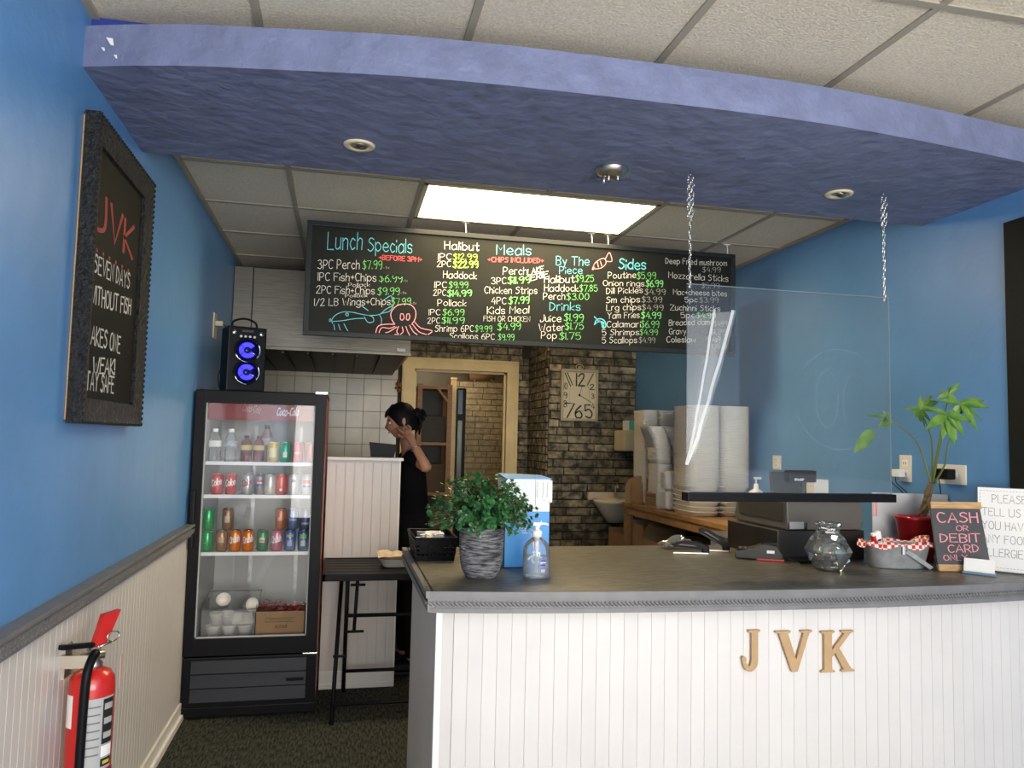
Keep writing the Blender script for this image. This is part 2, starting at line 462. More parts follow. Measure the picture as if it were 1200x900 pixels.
# clock wall and its return, doorway wall
wc = struct(B('wall_back', M['mortar'], None, (1.782, XR+.12, YB+.008, YB+.12, 0, 2.9)), 'grey brown brick wall behind the clock')
ws = struct(B('wall_side', M['mortar'], None, (1.786, 1.90, YB+.12, YD, 0, 2.9)), 'brick return wall beside the doorway')
wd = struct(B('wall_doorway', M['mortar'], None, (XL, .655, YD+.008, YD+.12, 0, 2.9), (1.545, 1.90, YD+.008, YD+.12, 0, 2.9), (.655, 1.545, YD+.008, YD+.12, 2.11, 2.9)), 'rear wall with the cream framed doorway')
bm_ = [unit_mesh('brick', M['brick'])]
for k in range(3):
    q = MB(); rr = random.Random(k)
    vs = [(sx*.5+rr.uniform(-.03, .03), sy*.5, sz*.5+rr.uniform(-.05, .05)) for sx, sy, sz in [(-1, -1, -1), (1, -1, -1), (1, 1, -1), (-1, 1, -1), (-1, -1, 1), (1, -1, 1), (1, 1, 1), (-1, 1, 1)]]
    me = bpy.data.meshes.new('brick'); me.from_pydata(vs, [], [(0, 3, 2, 1), (4, 5, 6, 7), (0, 1, 5, 4), (1, 2, 6, 5), (2, 3, 7, 6), (3, 0, 4, 7)]); me.materials.append(M['brick']); bm_.append(me)
def bricks(parent, u0, u1, z0, z1, put, L=.2, H=.0705, meshes=bm_, gap=.011, seed=1, skip=None):
    rr = random.Random(seed); z = z0; row = 0
    while z < z1-.02:
        u = u0-(rr.uniform(.2, .8)*L)
        while u < u1-.01:
            l = L*rr.uniform(.75, 1.2); a, b2 = max(u0, u), min(u1, u+l)
            if u1-b2 < .05: b2 = u1
            if b2-a > .03 and not (skip and skip((a+b2)/2, z)):
                put(rr.choice(meshes), (a+b2)/2, z+H/2, b2-a-gap, H-gap, rr.uniform(0, .010))
            u = b2 if b2 > u else u+l
        z += H; row += 1
def put_c(me, u, z, l, h, d): piece(me, 'brick', wc, (u, YB+.008-d/2, z), (l, .022+d, h))
bricks(wc, 1.778, XR, .52, 2.45, put_c, seed=3)
def put_s(me, u, z, l, h, d): piece(me, 'brick', ws, (1.786-d/2, u, z), (l, .022+d, h), (0, 0, R(90)))
bricks(ws, YB+.01, YD, .7, 2.45, put_s, seed=5)
def put_d(me, u, z, l, h, d): piece(me, 'brick', wd, (u, YD+.008-d/2, z), (l, .022+d, h))
bricks(wd, .46, 1.70, 2.21, 2.50, put_d, seed=9)
bricks(wd, 1.66, 1.77, .7, 2.21, put_d, seed=10)
tm = unit_mesh('wall_tile', M['walltile'])
B('grout_bed', M['grout'], wd, (XL, .50, YD-.004, YD+.008, .75, 2.14))
for i in range(9):
    for j in range(9):
        x = .50-(i+.5)*.156
        if x-.075 > XL: piece(tm, 'wall_tile', wd, (x, YD-.006, .80+(j+.5)*.153-.03), (.151, .012, .148))
# doorway trim
dt = struct(B('trim_2', M['cream'], None, (.535, .655, YD-.035, YD+.14, 0, 2.21), (1.545, 1.66, YD-.035, YD+.14, 0, 2.21), (.535, 1.66, YD-.036, YD+.14, 2.105, 2.215), c=.006), 'cream painted doorway frame in the rear wall')
B('stop_bead', M['cream'], dt, (.655, .675, YD+.02, YD+.05, 0, 2.105), (1.525, 1.545, YD+.02, YD+.05, 0, 2.105), (.655, 1.545, YD+.02, YD+.05, 2.085, 2.105), (.55, .565, YD-.045, YD-.03, 0, 2.2), (1.63, 1.645, YD-.045, YD-.03, 0, 2.2), (.55, 1.645, YD-.045, YD-.03, 2.185, 2.2))
# back room shell
struct(B('wall_rear', M['walltile'], None, (-.42, 2.4, 9.5, 9.6, 0, 2.6)), 'dim pale wall far inside the back room')
wb = struct(B('wall_whitewashed', M['wmortar'], None, (1.28, 2.3, 8.9, 9.0, 0, 2.13)), 'whitewashed brick wall seen through the doorway')
wbm = unit_mesh('brick', M['wbrick'])
bricks(wb, 1.29, 2.0, .7, 2.12, lambda me, u, z, l, h, d: piece(me, 'brick', wb, (u, 8.90-d/2, z), (l, .02+d, h)), L=.19, H=.068, meshes=[wbm], gap=.009, seed=4)
struct(B('wall_back_room_left', M['cream'], None, (-.42, -.4, YD+.12, 9.6, 0, 2.6)))
struct(B('wall_back_room_right', M['cream'], None, (2.3, 2.4, YD+.12, 9.6, 0, 2.6)))
struct(B('ceiling_back_room', M['cream'], None, (-.42, 2.4, YD+.12, 9.6, 2.5, 2.6)))
# shop front wall (behind the camera) with window openings
struct(B('wall_front', M['white'], None, (XL-.1, -.2, YF-.1, YF, 0, .28), (XL-.1, -.66, YF-.1, YF, 0, 2.9), (-.27, -.18, YF-.1, YF, 0, 2.9), (XL-.1, -.2, YF-.1, YF, 2.2, 2.9), (XL-.1, XR+.1, YF-.1, YF, 0, .28), (XL-.1, XR+.1, YF-.1, YF, 2.58, 2.9), (.85, 1.08, YF-.1, YF, .4, 2.6), (2.5, XR+.1, YF-.1, YF, .4, 2.6)))
# ---- ceiling: hidden deck, T bars and single tiles
ce = struct(B('ceiling', M['plenum'], None, (XL-.1, XR+.1, YF-.1, YD+.2, 2.75, 2.85)), 'suspended ceiling of pale speckled tiles in a metal grid')
XG = [XL, -.285, .33, .945, 1.56, 2.175, XR]
YGb = [2.96, 3.575, 4.19, 4.805, 5.42, 6.035, 6.65, YD]
YGf = [-2.79, -1.96, -.73, .50, 1.73, 2.96]
tme = unit_mesh('ceiling_tile', M['tile'])
lights = {(.33, 1.56, 3.575, 4.19)}
for yg, rows in ((YGf, 1), (YGb, 2)):
    for j in range(len(yg)-1):
        for i in range(len(XG)-1):
            x0, x1, y0, y1 = XG[i], XG[i+1], yg[j], yg[j+1]
            if rows == 2 and j == 1 and i in (2, 3): continue
            if rows == 2 and j == 4 and i == 3: continue
            if rows == 1 and j == 2 and i in (1, 4): continue
            if rows == 1 and j == 1 and i in (2, 3): continue
            piece(tme, 'ceiling_tile', ce, ((x0+x1)/2, (y0+y1)/2, ZC+.008), (x1-x0-.004, y1-y0-.004, .012), (0, rnd.uniform(-.001, .001), 0))
bars = []
for x in XG[1:-1]: bars.append((x-.012, x+.012, -2.79, YD, ZC-.004, ZC+.002))
for y in YGf[1:]+YGb[1:-1]: bars.append((XL, XR, y-.012, y+.012, ZC-.0045, ZC+.0015))
for x0b, x1b, y0b, y1b, z0, z1 in bars:
    if y1b-y0b > 1 and abs((x0b+x1b)/2-.945) < .01:
        B('grid_bar', M['tbar'], ce, (x0b, x1b, -.73, 3.575, z0, z1)); B('grid_bar', M['tbar'], ce, (x0b, x1b, 4.19, y1b, z0, z1))
    else: B('grid_bar', M['tbar'], ce, (x0b, x1b, y0b, y1b, z0, z1))
struct(B('trim_3', M['tbar'], None, (XL, XL+.022, 2.0, YB, ZC-.012, ZC+.002), (XR-.022, XR, 2.0, YB, ZC-.012, ZC+.002)), 'grid edge angles along both side walls')
# ---- ceiling lights
def panel_light(x0, x1, y0, y1, label, lampm, real):
    t = thing('ceiling_light', label, 'ceiling light', ((x0+x1)/2, (y0+y1)/2, ZC))
    B('diffuser', lampm, t, (x0+.03, x1-.03, y0+.03, y1-.03, ZC-.002, ZC+.004))
    B('light_frame', M['almond'], t, (x0+.012, x1-.012, y0+.012, y0+.034, ZC-.007, ZC+.01), (x0+.012, x1-.012, y1-.034, y1-.012, ZC-.007, ZC+.01), (x0+.012, x0+.034, y0+.012, y1-.012, ZC-.007, ZC+.01), (x1-.034, x1-.012, y0+.012, y1-.012, ZC-.007, ZC+.01))
panel_light(.33, 1.56, 3.575, 4.19, 'lit fluorescent ceiling panel above the menu board', M['lamp'], 1)
panel_light(.945, 1.56, 5.42, 6.035, 'warm kitchen ceiling panel hidden behind the menu board', M['lampw'], 1)
panel_light(.33, 1.56, -1.96, -.73, 'lit shop ceiling panel behind the viewer', M['lampf'], 0)
for i, a in ((1, -.285), (4, 1.56)):
    panel_light(a, a+.615, -.73, .50, 'lit shop ceiling panel on the %s side, nearer the counter' % ('left' if i == 1 else 'right'), M['lampf'], 0)
# ---- curved bulkhead
Z0b, Z1b, YBK = 2.488, 2.61, 3.02
front = [(-.762, 2.345), (-.62, 2.30), (-.45, 2.256), (-.29, 2.228), (0, 2.18), (.2, 2.155), (.45, 2.138), (.71, 2.13), (1.1, 2.124), (1.45, 2.13), (1.75, 2.155), (2.02, 2.188), (2.35, 2.235), (2.6, 2.275)]
front = curl(front, 3)
mb = MB(); n = len(front)
vs = [(x, y, Z0b) for x, y in front]+[(x, y, Z1b) for x, y in front]+[(x, YBK, Z0b) for x, y in front]+[(x, YBK, Z1b) for x, y in front]
fs = []
for i in range(n-1):
    fs += [(i, i+1, n+i+1, n+i), (2*n+i, 2*n+i+1, i+1, i), (n+i, n+i+1, 3*n+i+1, 3*n+i), (2*n+i+1, 2*n+i, 3*n+i, 3*n+i+1)]
fs += [(0, n, 3*n, 2*n), (n-1, 3*n-1, 4*n-1, 2*n-1)]
mb.add(vs, fs)
bk = struct(mb.build('ceiling_bulkhead', M['blue_soffit'], None), 'periwinkle plaster bulkhead with a curved front over the counter')
struct(B('trim_4', M['navy'], None, (XL, XR, 2.39, 2.98, Z1b, ZC-.005)), 'navy riser between bulkhead and ceiling')
# paint chips on the left end of the bulkhead
for q, (px, py, s) in enumerate([(127, 45, .012), (118, 53, .006), (134, 64, .006)]):
    p = at(px, py, Y=2.30)
    yy = 2.345+(p.x-XL)*-.30
    mb = MB(); mb.add([(p.x-s, yy-.004, p.z+s), (p.x+s*.6, yy-.006, p.z+s*.8), (p.x+s*.9, yy-.007, p.z-s), (p.x+s*.1, yy-.005, p.z-s*.8)], [(0, 1, 2, 3)])
    mb.build('paint_chip', M['white'], bk)
# ---- recessed lights in the bulkhead
def downlight(px, py, label, tilt):
    p = at(px, py, Z=Z0b); t = thing('recessed_light', label, 'ceiling light', (p.x, p.y, Z0b))
    mb = MB(); mb.lathe([(.030, .001), (.034, -.006), (.052, -.007), (.056, -.002), (.056, .001)], p); mb.build('trim_ring', M['almond'], t)
    mb = MB(); rot = Matrix.Rotation(R(tilt), 3, 'X') @ Matrix.Rotation(R(tilt), 3, 'Y')
    q = MB(); q.lathe([(.012, -.001), (.016, -.007), (.026, -.008), (.031, -.003), (.031, .0)], (0, 0, 0)); mb.add([p+rot @ v for v in q.v], q.f, True); mb.build('gimbal_ring', M['satin'], t)
    mb = MB(); q = MB(); q.lathe([(.0, -.003), (.013, -.0035), (.013, -.001)], (0, 0, 0)); mb.add([p+rot @ v for v in q.v], q.f, True); mb.build('bulb_face', M['chrome'], t)
downlight(421, 170, 'round recessed light in the bulkhead, left of the dome fitting', 4)
downlight(983, 227, 'round recessed light in the bulkhead, right of the dome fitting', 14)
p = at(717, 198, Z=Z0b); t = thing('dome_light', 'nickel dome ceiling fitting hanging under the middle of the bulkhead', 'ceiling light', (p.x, p.y, Z0b))
mb = MB(); mb.lathe([(.062, .0), (.064, -.006), (.050, -.022), (.028, -.034), (.0, -.040)], p, seg=28); mb.build('dome', M['satin'], t)
mb = MB(); mb.cyl(p+Vector((-.016, -.01, -.03)), p+Vector((-.016, -.01, -.052)), .006); mb.cyl(p+Vector((.02, -.012, -.028)), p+Vector((.02, -.012, -.048)), .006); mb.cyl(p+Vector((-.028, .01, -.03)), p+Vector((-.028, .01, -.055)), .007); mb.build('lamp_pin', M['chrome'], t)
# ---- black panel on the right wall, outlets
o = struct(B('trim_5', M['board'], None, (XR-.012, XR, .6, 2.56, 1.295, 2.374)), 'tall black chalkboard panel at the right edge')
def outlet(name, label, cat, X, y, z, w_, h_, duplex=True):
    t = thing(name, label, cat, (X, y, z)); s = -1 if X > 0 else 1
    B('cover_plate', M['plate'], t, (X, X+s*.006, y-w_/2, y+w_/2, z-h_/2, z+h_/2), c=.002)
    for dz in ((-.2, .2) if h_ >= w_ else (0,)):
        B('socket', M['whitep'], t, (X+s*.004, X+s*.0085, y-w_*.22, y+w_*.22, z+dz*h_-h_*.12, z+dz*h_+h_*.12), c=.001)
        B('slot', M['ink'], t, (X+s*.008, X+s*.009, y-w_*.12, y-w_*.07, z+dz*h_-h_*.05, z+dz*h_+h_*.05), (X+s*.008, X+s*.009, y+w_*.07, y+w_*.12, z+dz*h_-h_*.05, z+dz*h_+h_*.05))
    return t
p = at(911, 542, X=XR); outlet('wall_outlet', 'small white wall outlet left of the cash register display', 'outlet', XR, p.y, p.z, .085, .085)
p = at(1062, 549, X=XR); outlet('wall_outlet', 'tall white wall outlet with a white plug left of the money tree stems', 'outlet', XR, p.y, p.z, .075, .125); pl1 = p
p = at(1116, 556, X=XR); outlet('wall_outlet', 'wide white wall outlet with a black adapter right of the money tree stems', 'outlet', XR, p.y, p.z, .16, .085); pl2 = p
t = thing('power_plug', 'white plug with thin black cords in the tall wall outlet', 'plug', (XR, pl1.y+.01, pl1.z-.02))
B('plug_body', M['whitep'], t, (XR-.045, XR-.0095, pl1.y-.005, pl1.y+.045, pl1.z-.04, pl1.z-.005), c=.006)
mb = MB()
for a, b_ in ((.05, .0), (.02, -.03)): mb.tube(curl([(XR-.04, pl1.y+a, pl1.z-.03), (XR-.03, pl1.y+a+.01, pl1.z-.07), (XR-.015, pl1.y+b_, pl1.z-.12), (XR-.012, pl1.y+b_-.01, pl1.z-.2), (XR-.012, pl1.y+b_, pl1.z-.30), (XR-.012, pl1.y+b_, ZT+.01)]), .0022, 6)
mb.build('cord', M['black'], t)
t = thing('power_adapter', 'black power adapter in the wide wall outlet', 'plug', (XR, pl2.y+.01, pl2.z))
B('adapter_body', M['black'], t, (XR-.05, XR-.0095, pl2.y-.03, pl2.y+.05, pl2.z-.022, pl2.z+.024), c=.006)
mb = MB(); mb.tube(curl([(XR-.03, pl2.y+.045, pl2.z-.02), (XR-.02, pl2.y+.045, pl2.z-.1), (XR-.02, pl2.y+.04, pl2.z-.3), (XR-.02, pl2.y+.04, ZT+.01)]), .0025, 6); mb.build('cord', M['black'], t)
# plate and night light on the left wall by the speaker
p = at(251, 382, X=XL); t = thing('wall_outlet', 'almond outlet plate on the left wall with the speaker charger', 'outlet', (XL, p.y, p.z))
B('cover_plate', M['almond'], t, (XL, XL+.008, p.y-.05, p.y+.05, p.z-.075, p.z+.075), c=.002)
B('charger_body', M['almond'], t, (XL+.008, XL+.05, p.y-.02, p.y+.03, p.z+.0, p.z+.03), c=.005)
mb = MB(); mb.tube(curl([(XL+.045, p.y, p.z+.015), (XL+.09, p.y-.05, p.z-.03), (XL+.10, p.y-.1, p.z-.15), (XL+.06, p.y-.15, p.z-.3), (XL+.08, p.y-.2, 1.70)]), .0025, 6); mb.build('cord', M['black'], t)

# ============================================================ HOOD
t = thing('range_hood', 'stainless steel kitchen exhaust hood behind the menu board', 'range hood', (-.15, 6.0, 2.04))
B('front_panel', M['steel'], t, (XL+.13, .46, 5.49, 5.51, 2.05, 2.60), c=.003)
B('corner_filler', M['steel'], t, (XL+.005, XL+.125, 5.492, 5.52, 2.05, 2.60)); B('side_panel', M['steel'], t, (.44, .46, 5.51, 6.9, 2.05, 2.60))
mb = MB(); mb.box(XL+.005, .465, 5.475, 5.50, 2.036, 2.06, c=.004); mb.build('lip', M['steel'], t)
mb = MB(); mb.add([(XL+.01, 5.52, 2.058), (.44, 5.52, 2.058), (.44, 7.2, 2.03), (XL+.01, 7.2, 2.03), (XL+.01, 5.52, 2.3), (.44, 5.52, 2.3), (.44, 7.2, 2.3), (XL+.01, 7.2, 2.3)], [(0, 3, 2, 1), (4, 5, 6, 7), (0, 1, 5, 4), (1, 2, 6, 5), (2, 3, 7, 6), (3, 0, 4, 7)]); mb.build('filter_bank', M['darksteel'], t)
mb = MB()
for k in range(6):
    mb.box(-.60+k*.17, -.585+k*.17, 5.55, 7.1, 2.02, 2.035)
mb.build('filter_rib', M['darksteel'], t)
B('badge', M['whitep'], t, (.36, .42, 5.470, 5.475, 2.062, 2.085), c=.002)

# ============================================================ MENU BOARD
YM = 4.19
c0, c1, c2, c3 = at(360, 260, Y=YM), at(862, 298, Y=YM), at(355, 392, Y=YM), at(858, 418, Y=YM)
x0, x1, z0, z1 = (c0.x+c2.x)/2, (c1.x+c3.x)/2, (c2.z+c3.z)/2, (c0.z+c1.z)/2
mbd = thing('menu_board', 'long black chalkboard menu with coloured handwriting hanging under the ceiling', 'menu board', ((x0+x1)/2, YM, z0))
B('chalkboard', M['board'], mbd, (x0+.02, x1-.02, YM-.008, YM+.01, z0+.02, z1-.02))
B('board_frame', M['boardframe'], mbd, (x0, x1, YM-.02, YM+.015, z1-.026, z1), (x0, x1, YM-.02, YM+.015, z0, z0+.024), (x0, x0+.028, YM-.019, YM+.014, z0+.02, z1-.022), (x1-.028, x1, YM-.019, YM+.014, z0+.02, z1-.022), c=.003)
for px in (545, 693, 712, 852):
    p = at(px, 290, Y=YM); mb = MB()
    mb.tube(curl([(p.x, YM+.01, ZC-.005), (p.x, YM-.002, ZC-.02), (p.x+.004, YM, z1+.01), (p.x, YM, z1-.008)]), .003, 6); mb.box(p.x-.02, p.x+.02, YM-.004, YM+.012, ZC-.009, ZC-.0045)
    mb.build('hook', M['whitep'], mbd)
YT = YM-.0085
def mw(text, col, xl, yl, xr, yr, cap, wd=.13, jit=.03, s=1, crop=None):
    wd = wd*.55 if wd <= .13 else wd*.68
    if crop == 1: xl, xr = 350+xl/4.615, 350+xr/4.615; yl, yr = 250+yl/4.615, 250+yr/4.615; cap /= 4.615
    if crop == 2: xl, xr = 600+xl/4.444, 600+xr/4.444; yl, yr = 260+yl/4.444, 260+yr/4.444; cap /= 4.444
    L0 = at(xl, yl, Y=YT); R0 = at(xr, yr, Y=YT); C = at(xl, yl-cap, Y=YT)-L0
    C.x = 0
    write(mbd, text, M['chalk'+col], L0, R0, C, wd, jit, nrm=Vector((0, -.001, 0)))
for a in [("Lunch", 'b', 155, 195, 342, 198, 92, .12), ("Specials", 'b', 375, 203, 612, 215, 72, .13), ("+BEFORE 3PM+", 'r', 435, 251, 665, 262, 25, .2),
          ("3PC Perch", 'w', 103, 300, 328, 300, 48), ("$7.99", 'g', 345, 300, 450, 300, 44), ("-tx", 'd', 455, 300, 490, 300, 14),
          ("1PC Fish+Chips", 'w', 105, 362, 418, 368, 42), ("$6.99", 'g', 435, 370, 560, 371, 38), ("-tx", 'd', 562, 371, 588, 371, 14),
          ("Pollack", 'w', 268, 398, 385, 395, 20), ("2PC Fish+Chips", 'w', 95, 432, 410, 438, 40), ("$9.99", 'g', 425, 440, 545, 440, 38), ("-tx", 'd', 550, 436, 582, 436, 14),
          ("Pollack", 'w', 252, 455, 372, 452, 17), ("1/2 LB Wings+Chips", 'w', 85, 500, 495, 495, 38), ("$7.99", 'g', 500, 497, 605, 495, 38), ("-tx", 'd', 608, 492, 636, 492, 14),
          ("Halibut", 'w', 790, 195, 975, 202, 42), ("1PC", 'w', 755, 250, 825, 250, 32), ("$12.99", 'l', 835, 250, 965, 250, 30), ("2PC", 'w', 748, 290, 822, 290, 32), ("$22.99", 'l', 835, 293, 970, 293, 34, .22),
          ("Haddock", 'w', 782, 350, 962, 355, 38), ("1PC", 'w', 735, 402, 800, 402, 32), ("$9.99", 'g', 812, 402, 915, 402, 32), ("2PC", 'w', 728, 445, 795, 445, 32), ("$14.99", 'g', 803, 450, 935, 446, 32, .2),
          ("Pollack", 'w', 752, 500, 905, 502, 34), ("1PC", 'w', 705, 550, 765, 550, 30), ("$6.99", 'g', 778, 550, 895, 550, 32), ("2PC", 'w', 697, 595, 762, 595, 30), ("$11.99", 'g', 772, 595, 895, 595, 32),
          ("Shrimp 6PC", 'w', 737, 640, 945, 640, 34), ("$9.99", 'g', 953, 640, 1045, 640, 32), ("Scallops 6PC", 'w', 815, 678, 1058, 682, 31), ("$9.99", 'g', 1078, 685, 1165, 685, 32)]:
    t_, c_, xl, yl, xr, yr, cp = a[:7]; mw(t_, c_, xl, yl, xr, yr, cp, a[7] if len(a) > 7 else .13, crop=1)
for a in [("Meals", 'b', 582, 298, 622, 299, 11.5), ("+CHIPS INCLUDED+", 'r', 572, 306.8, 636.7, 308.2, 5.6, .2), ("Perch", 'w', 589.4, 321.5, 617.5, 321.9, 8.5),
          ("3PC", 'w', 575.8, 332.8, 593, 332.8, 7.5), ("$11.99", 'g', 595, 332.5, 621, 331.5, 7.5, .19), ("Chicken Strips", 'w', 567.8, 343.6, 629.3, 344.4, 7.8),
          ("4PC", 'w', 575.8, 356.2, 593, 356.2, 7.5), ("$7.99", 'g', 596, 356, 620, 355.3, 7.8, .19), ("Kids Meal", 'w', 571, 368, 619.6, 366.9, 8.5),
          ("FISH OR CHICKEN", 'w', 566.7, 376.3, 621, 377, 6), ("$4.99", 'g', 583, 387, 610, 386, 8)]:
    t_, c_, xl, yl, xr, yr, cp = a[:7]; mw(t_, c_, xl, yl, xr, yr, cp, a[7] if len(a) > 7 else .13)
for a in [("LAKE", 'w', 82, 277, 163, 258, 30, .2), ("ERIE", 'w', 98, 307, 185, 285, 28, .2), ("By The", 'b', 230, 225, 402, 228, 45), ("Piece", 'b', 247, 270, 365, 270, 38),
          ("Halibut", 'w', 168, 317, 325, 317, 37), ("$9.25", 'g', 330, 312, 425, 312, 34), ("Haddock", 'w', 168, 362, 345, 362, 35), ("$7.85", 'g', 350, 362, 445, 362, 33), ("Perch", 'w', 163, 405, 275, 405, 35), ("$3.00", 'g', 283, 405, 400, 405, 33),
          ("Drinks", 'b', 197, 462, 355, 460, 42), ("Juice", 'w', 148, 520, 255, 520, 36), ("$1.99", 'g', 270, 515, 372, 515, 35), ("Water", 'w', 140, 568, 272, 568, 36), ("$1.75", 'g', 276, 560, 372, 560, 35), ("Pop", 'w', 152, 608, 232, 608, 36), ("$1.75", 'g', 245, 612, 358, 612, 35),
          ("Sides", 'b', 557, 245, 695, 248, 52, .17), ("Poutine", 'w', 500, 295, 645, 292, 32), ("$5.99", 'g', 650, 297, 748, 297, 34), ("Onion rings", 'w', 475, 332, 688, 335, 28), ("$6.99", 'g', 697, 337, 785, 337, 32, .19),
          ("Dill Pickles", 'w', 492, 375, 680, 370, 30), ("$4.99", 'd', 690, 378, 798, 378, 28), ("Sm chips", 'w', 490, 422, 665, 418, 31), ("$3.99", 'd', 675, 418, 780, 418, 28), ("Lrg chips", 'w', 492, 462, 670, 458, 31), ("$4.99", 'd', 675, 460, 787, 460, 28),
          ("Yam Fries", 'w', 497, 503, 663, 500, 31), ("$4.99", 'g', 672, 503, 775, 503, 32, .17), ("Calamari", 'w', 493, 548, 668, 548, 31), ("$6.99", 'g', 672, 550, 765, 550, 34), ("5 Shrimps", 'w', 470, 592, 660, 588, 30), ("$4.99", 'g', 664, 588, 758, 588, 28),
          ("5 Scallops", 'w', 470, 632, 650, 630, 31), ("$4.99", 'd', 660, 630, 745, 630, 28), ("Deep Fried mushroom", 'w', 800, 217, 1118, 230, 29), ("$4.99", 'd', 990, 262, 1085, 262, 26), ("Mozzarella Sticks", 'w', 815, 292, 1125, 312, 31), ("$5.99", 'd', 985, 345, 1080, 345, 26),
          ("Mac+cheese bites", 'w', 840, 378, 1118, 388, 28), ("5pc", 'w', 900, 418, 965, 418, 26), ("$3.99", 'd', 975, 420, 1075, 420, 26), ("Zuchinni Sticks", 'w', 823, 460, 1083, 466, 29), ("5pc", 'w', 880, 500, 950, 500, 28), ("$4.99", 'g', 960, 500, 1060, 500, 26, .17),
          ("Breaded clams", 'w', 817, 540, 1045, 535, 29), ("$4.99", 'd', 1052, 542, 1120, 542, 26), ("Gravy", 'w', 818, 585, 905, 585, 30), ("$1.75", 'd', 1030, 587, 1120, 587, 26), ("Coleslaw", 'w', 805, 628, 955, 628, 30), ("$1.99", 'd', 1010, 628, 1085, 628, 26), ("$1.49", 'd', 1010, 662, 1115, 662, 24)]:
    t_, c_, xl, yl, xr, yr, cp = a[:7]; mw(t_, c_, xl, yl, xr, yr, cp, a[7] if len(a) > 7 else .13, crop=2)
def sketch(name, m, strokes, sc, ox, oy, w_):
    mb = MB()
    for s in strokes:
        q = [at(ox+x/sc, oy+y/sc, Y=YT-.001) for x, y in curl(s, 3)]
        ribbon(mb, [[(p.x, p.z) for p in q]], lambda x, z: Vector((x, YT-.001, z)), w_)
    return mb.build(name, m, mbd)
sketch('octopus_drawing', M['chalkp'], [[(520, 600), (502, 570), (500, 535), (530, 500), (570, 490), (610, 497), (633, 530), (630, 570), (612, 600)], [(550, 560), (552, 545), (565, 545), (570, 565), (560, 578), (550, 572), (550, 560)], [(583, 560), (586, 545), (598, 545), (600, 565), (592, 578), (583, 572), (583, 560)],
    [(520, 600), (470, 600), (430, 610), (417, 645)], [(520, 612), (490, 622), (450, 618), (435, 645)], [(530, 615), (490, 640), (470, 645)], [(540, 612), (530, 640), (540, 655), (520, 655)], [(560, 615), (565, 640), (550, 655)], [(580, 612), (590, 640), (600, 658)], [(600, 605), (620, 640), (640, 655)], [(615, 598), (650, 640), (690, 655)], [(625, 585), (660, 620), (722, 635), (700, 655)]], 4.615, 350, 250, .0045)
sketch('whale_drawing', M['chalkb'], [[(183, 595), (180, 575), (200, 550), (240, 533), (290, 535), (350, 548), (400, 552), (440, 545), (470, 520), (510, 500), (490, 530), (440, 545), (448, 570), (446, 600)], [(185, 585), (240, 580), (300, 570), (350, 568)], [(355, 560), (375, 590), (405, 585), (400, 560), (370, 550)], [(253, 545), (262, 538), (270, 547), (262, 556), (253, 545)], [(165, 580), (170, 570), (176, 578), (168, 586), (165, 580)], [(190, 600), (195, 630)], [(215, 600), (225, 630)], [(245, 598), (265, 635)], [(340, 500), (375, 525)], [(460, 470), (500, 445), (505, 480)]], 4.615, 350, 250, .0035)
sketch('candy_drawing', M['chalkp'], [[(430, 245), (425, 225), (450, 200), (480, 190), (490, 215), (465, 240), (430, 245)], [(485, 195), (505, 160), (515, 175), (520, 205), (490, 205)], [(430, 240), (418, 250), (428, 220)], [(445, 210), (450, 235)], [(460, 205), (468, 230)]], 4.444, 600, 260, .004)
sketch('shrimp_drawing', M['chalkb'], [[(430, 535), (440, 510), (465, 505), (485, 520), (488, 545), (475, 555)], [(435, 530), (455, 515), (475, 530), (478, 550)], [(440, 525), (462, 520), (470, 545)], [(445, 510), (430, 495)], [(440, 505), (450, 515), (480, 525), (470, 550)]], 4.444, 600, 260, .006)
sketch('smudge', M['board'], [[(430, 330), (500, 325), (560, 335)]], 4.615, 350, 250, .02)
# ============================================================ FRAMED CHALK SIGN ON THE LEFT WALL
XS = -.714
ya, yb, za, zb = 2.365, 3.03, 1.470, 2.372
t = thing('framed_sign', 'tall ornate black framed chalkboard sign hanging on the left blue wall', 'sign', (XL, (ya+yb)/2, za))
B('backing', M['pine'], t, (XL+.001, XL+.012, ya+.01, yb-.01, za+.01, zb-.01))
F_ = .075
XI = XS-.024
cfm = mat('carved black frame', (.022, .022, .021), .42, bump=3, bscale=70, var=.5, vscale=60)
O_ = [(ya, za), (yb, za), (yb, zb), (ya, zb)]; I_ = [(ya+F_, za+F_), (yb-F_, za+F_), (yb-F_, zb-F_), (ya+F_, zb-F_)]; L_ = [(ya+.018, za+.018), (yb-.018, za+.018), (yb-.018, zb-.018), (ya+.018, zb-.018)]
for k in range(4):
    j = (k+1) % 4; mb = MB(); vs = []
    for q in (k, j): vs += [(XL+.008, *O_[q]), (XS, *O_[q]), (XS, *L_[q]), (XI+.012, I_[q][0], I_[q][1]), (XL+.008, *I_[q])]
    mb.add(vs, [(i, (i+1) % 5, 5+(i+1) % 5, 5+i) for i in range(5)]); mb.build('frame_rail', cfm, t)
B('chalkboard', M['board'], t, (XL+.01, XI, ya+F_-.01, yb-F_+.01, za+F_-.01, zb-F_+.01))
mb = MB()
for i in range(46):
    z = za+.008+i*(zb-za-.016)/45
    for yy in (ya+.004, yb-.004): mb.ell((XS+.001, yy, z), .0045, .004, .006, 6, 4)
for i in range(28):
    y = ya+.008+i*(yb-ya-.016)/27
    for zz in (za+.004, zb-.004): mb.ell((XS+.001, y, zz), .0045, .006, .004, 6, 4)
mb.build('bead_edge', M['blackmat'], t)['kind'] = 'stuff'
XT = XI
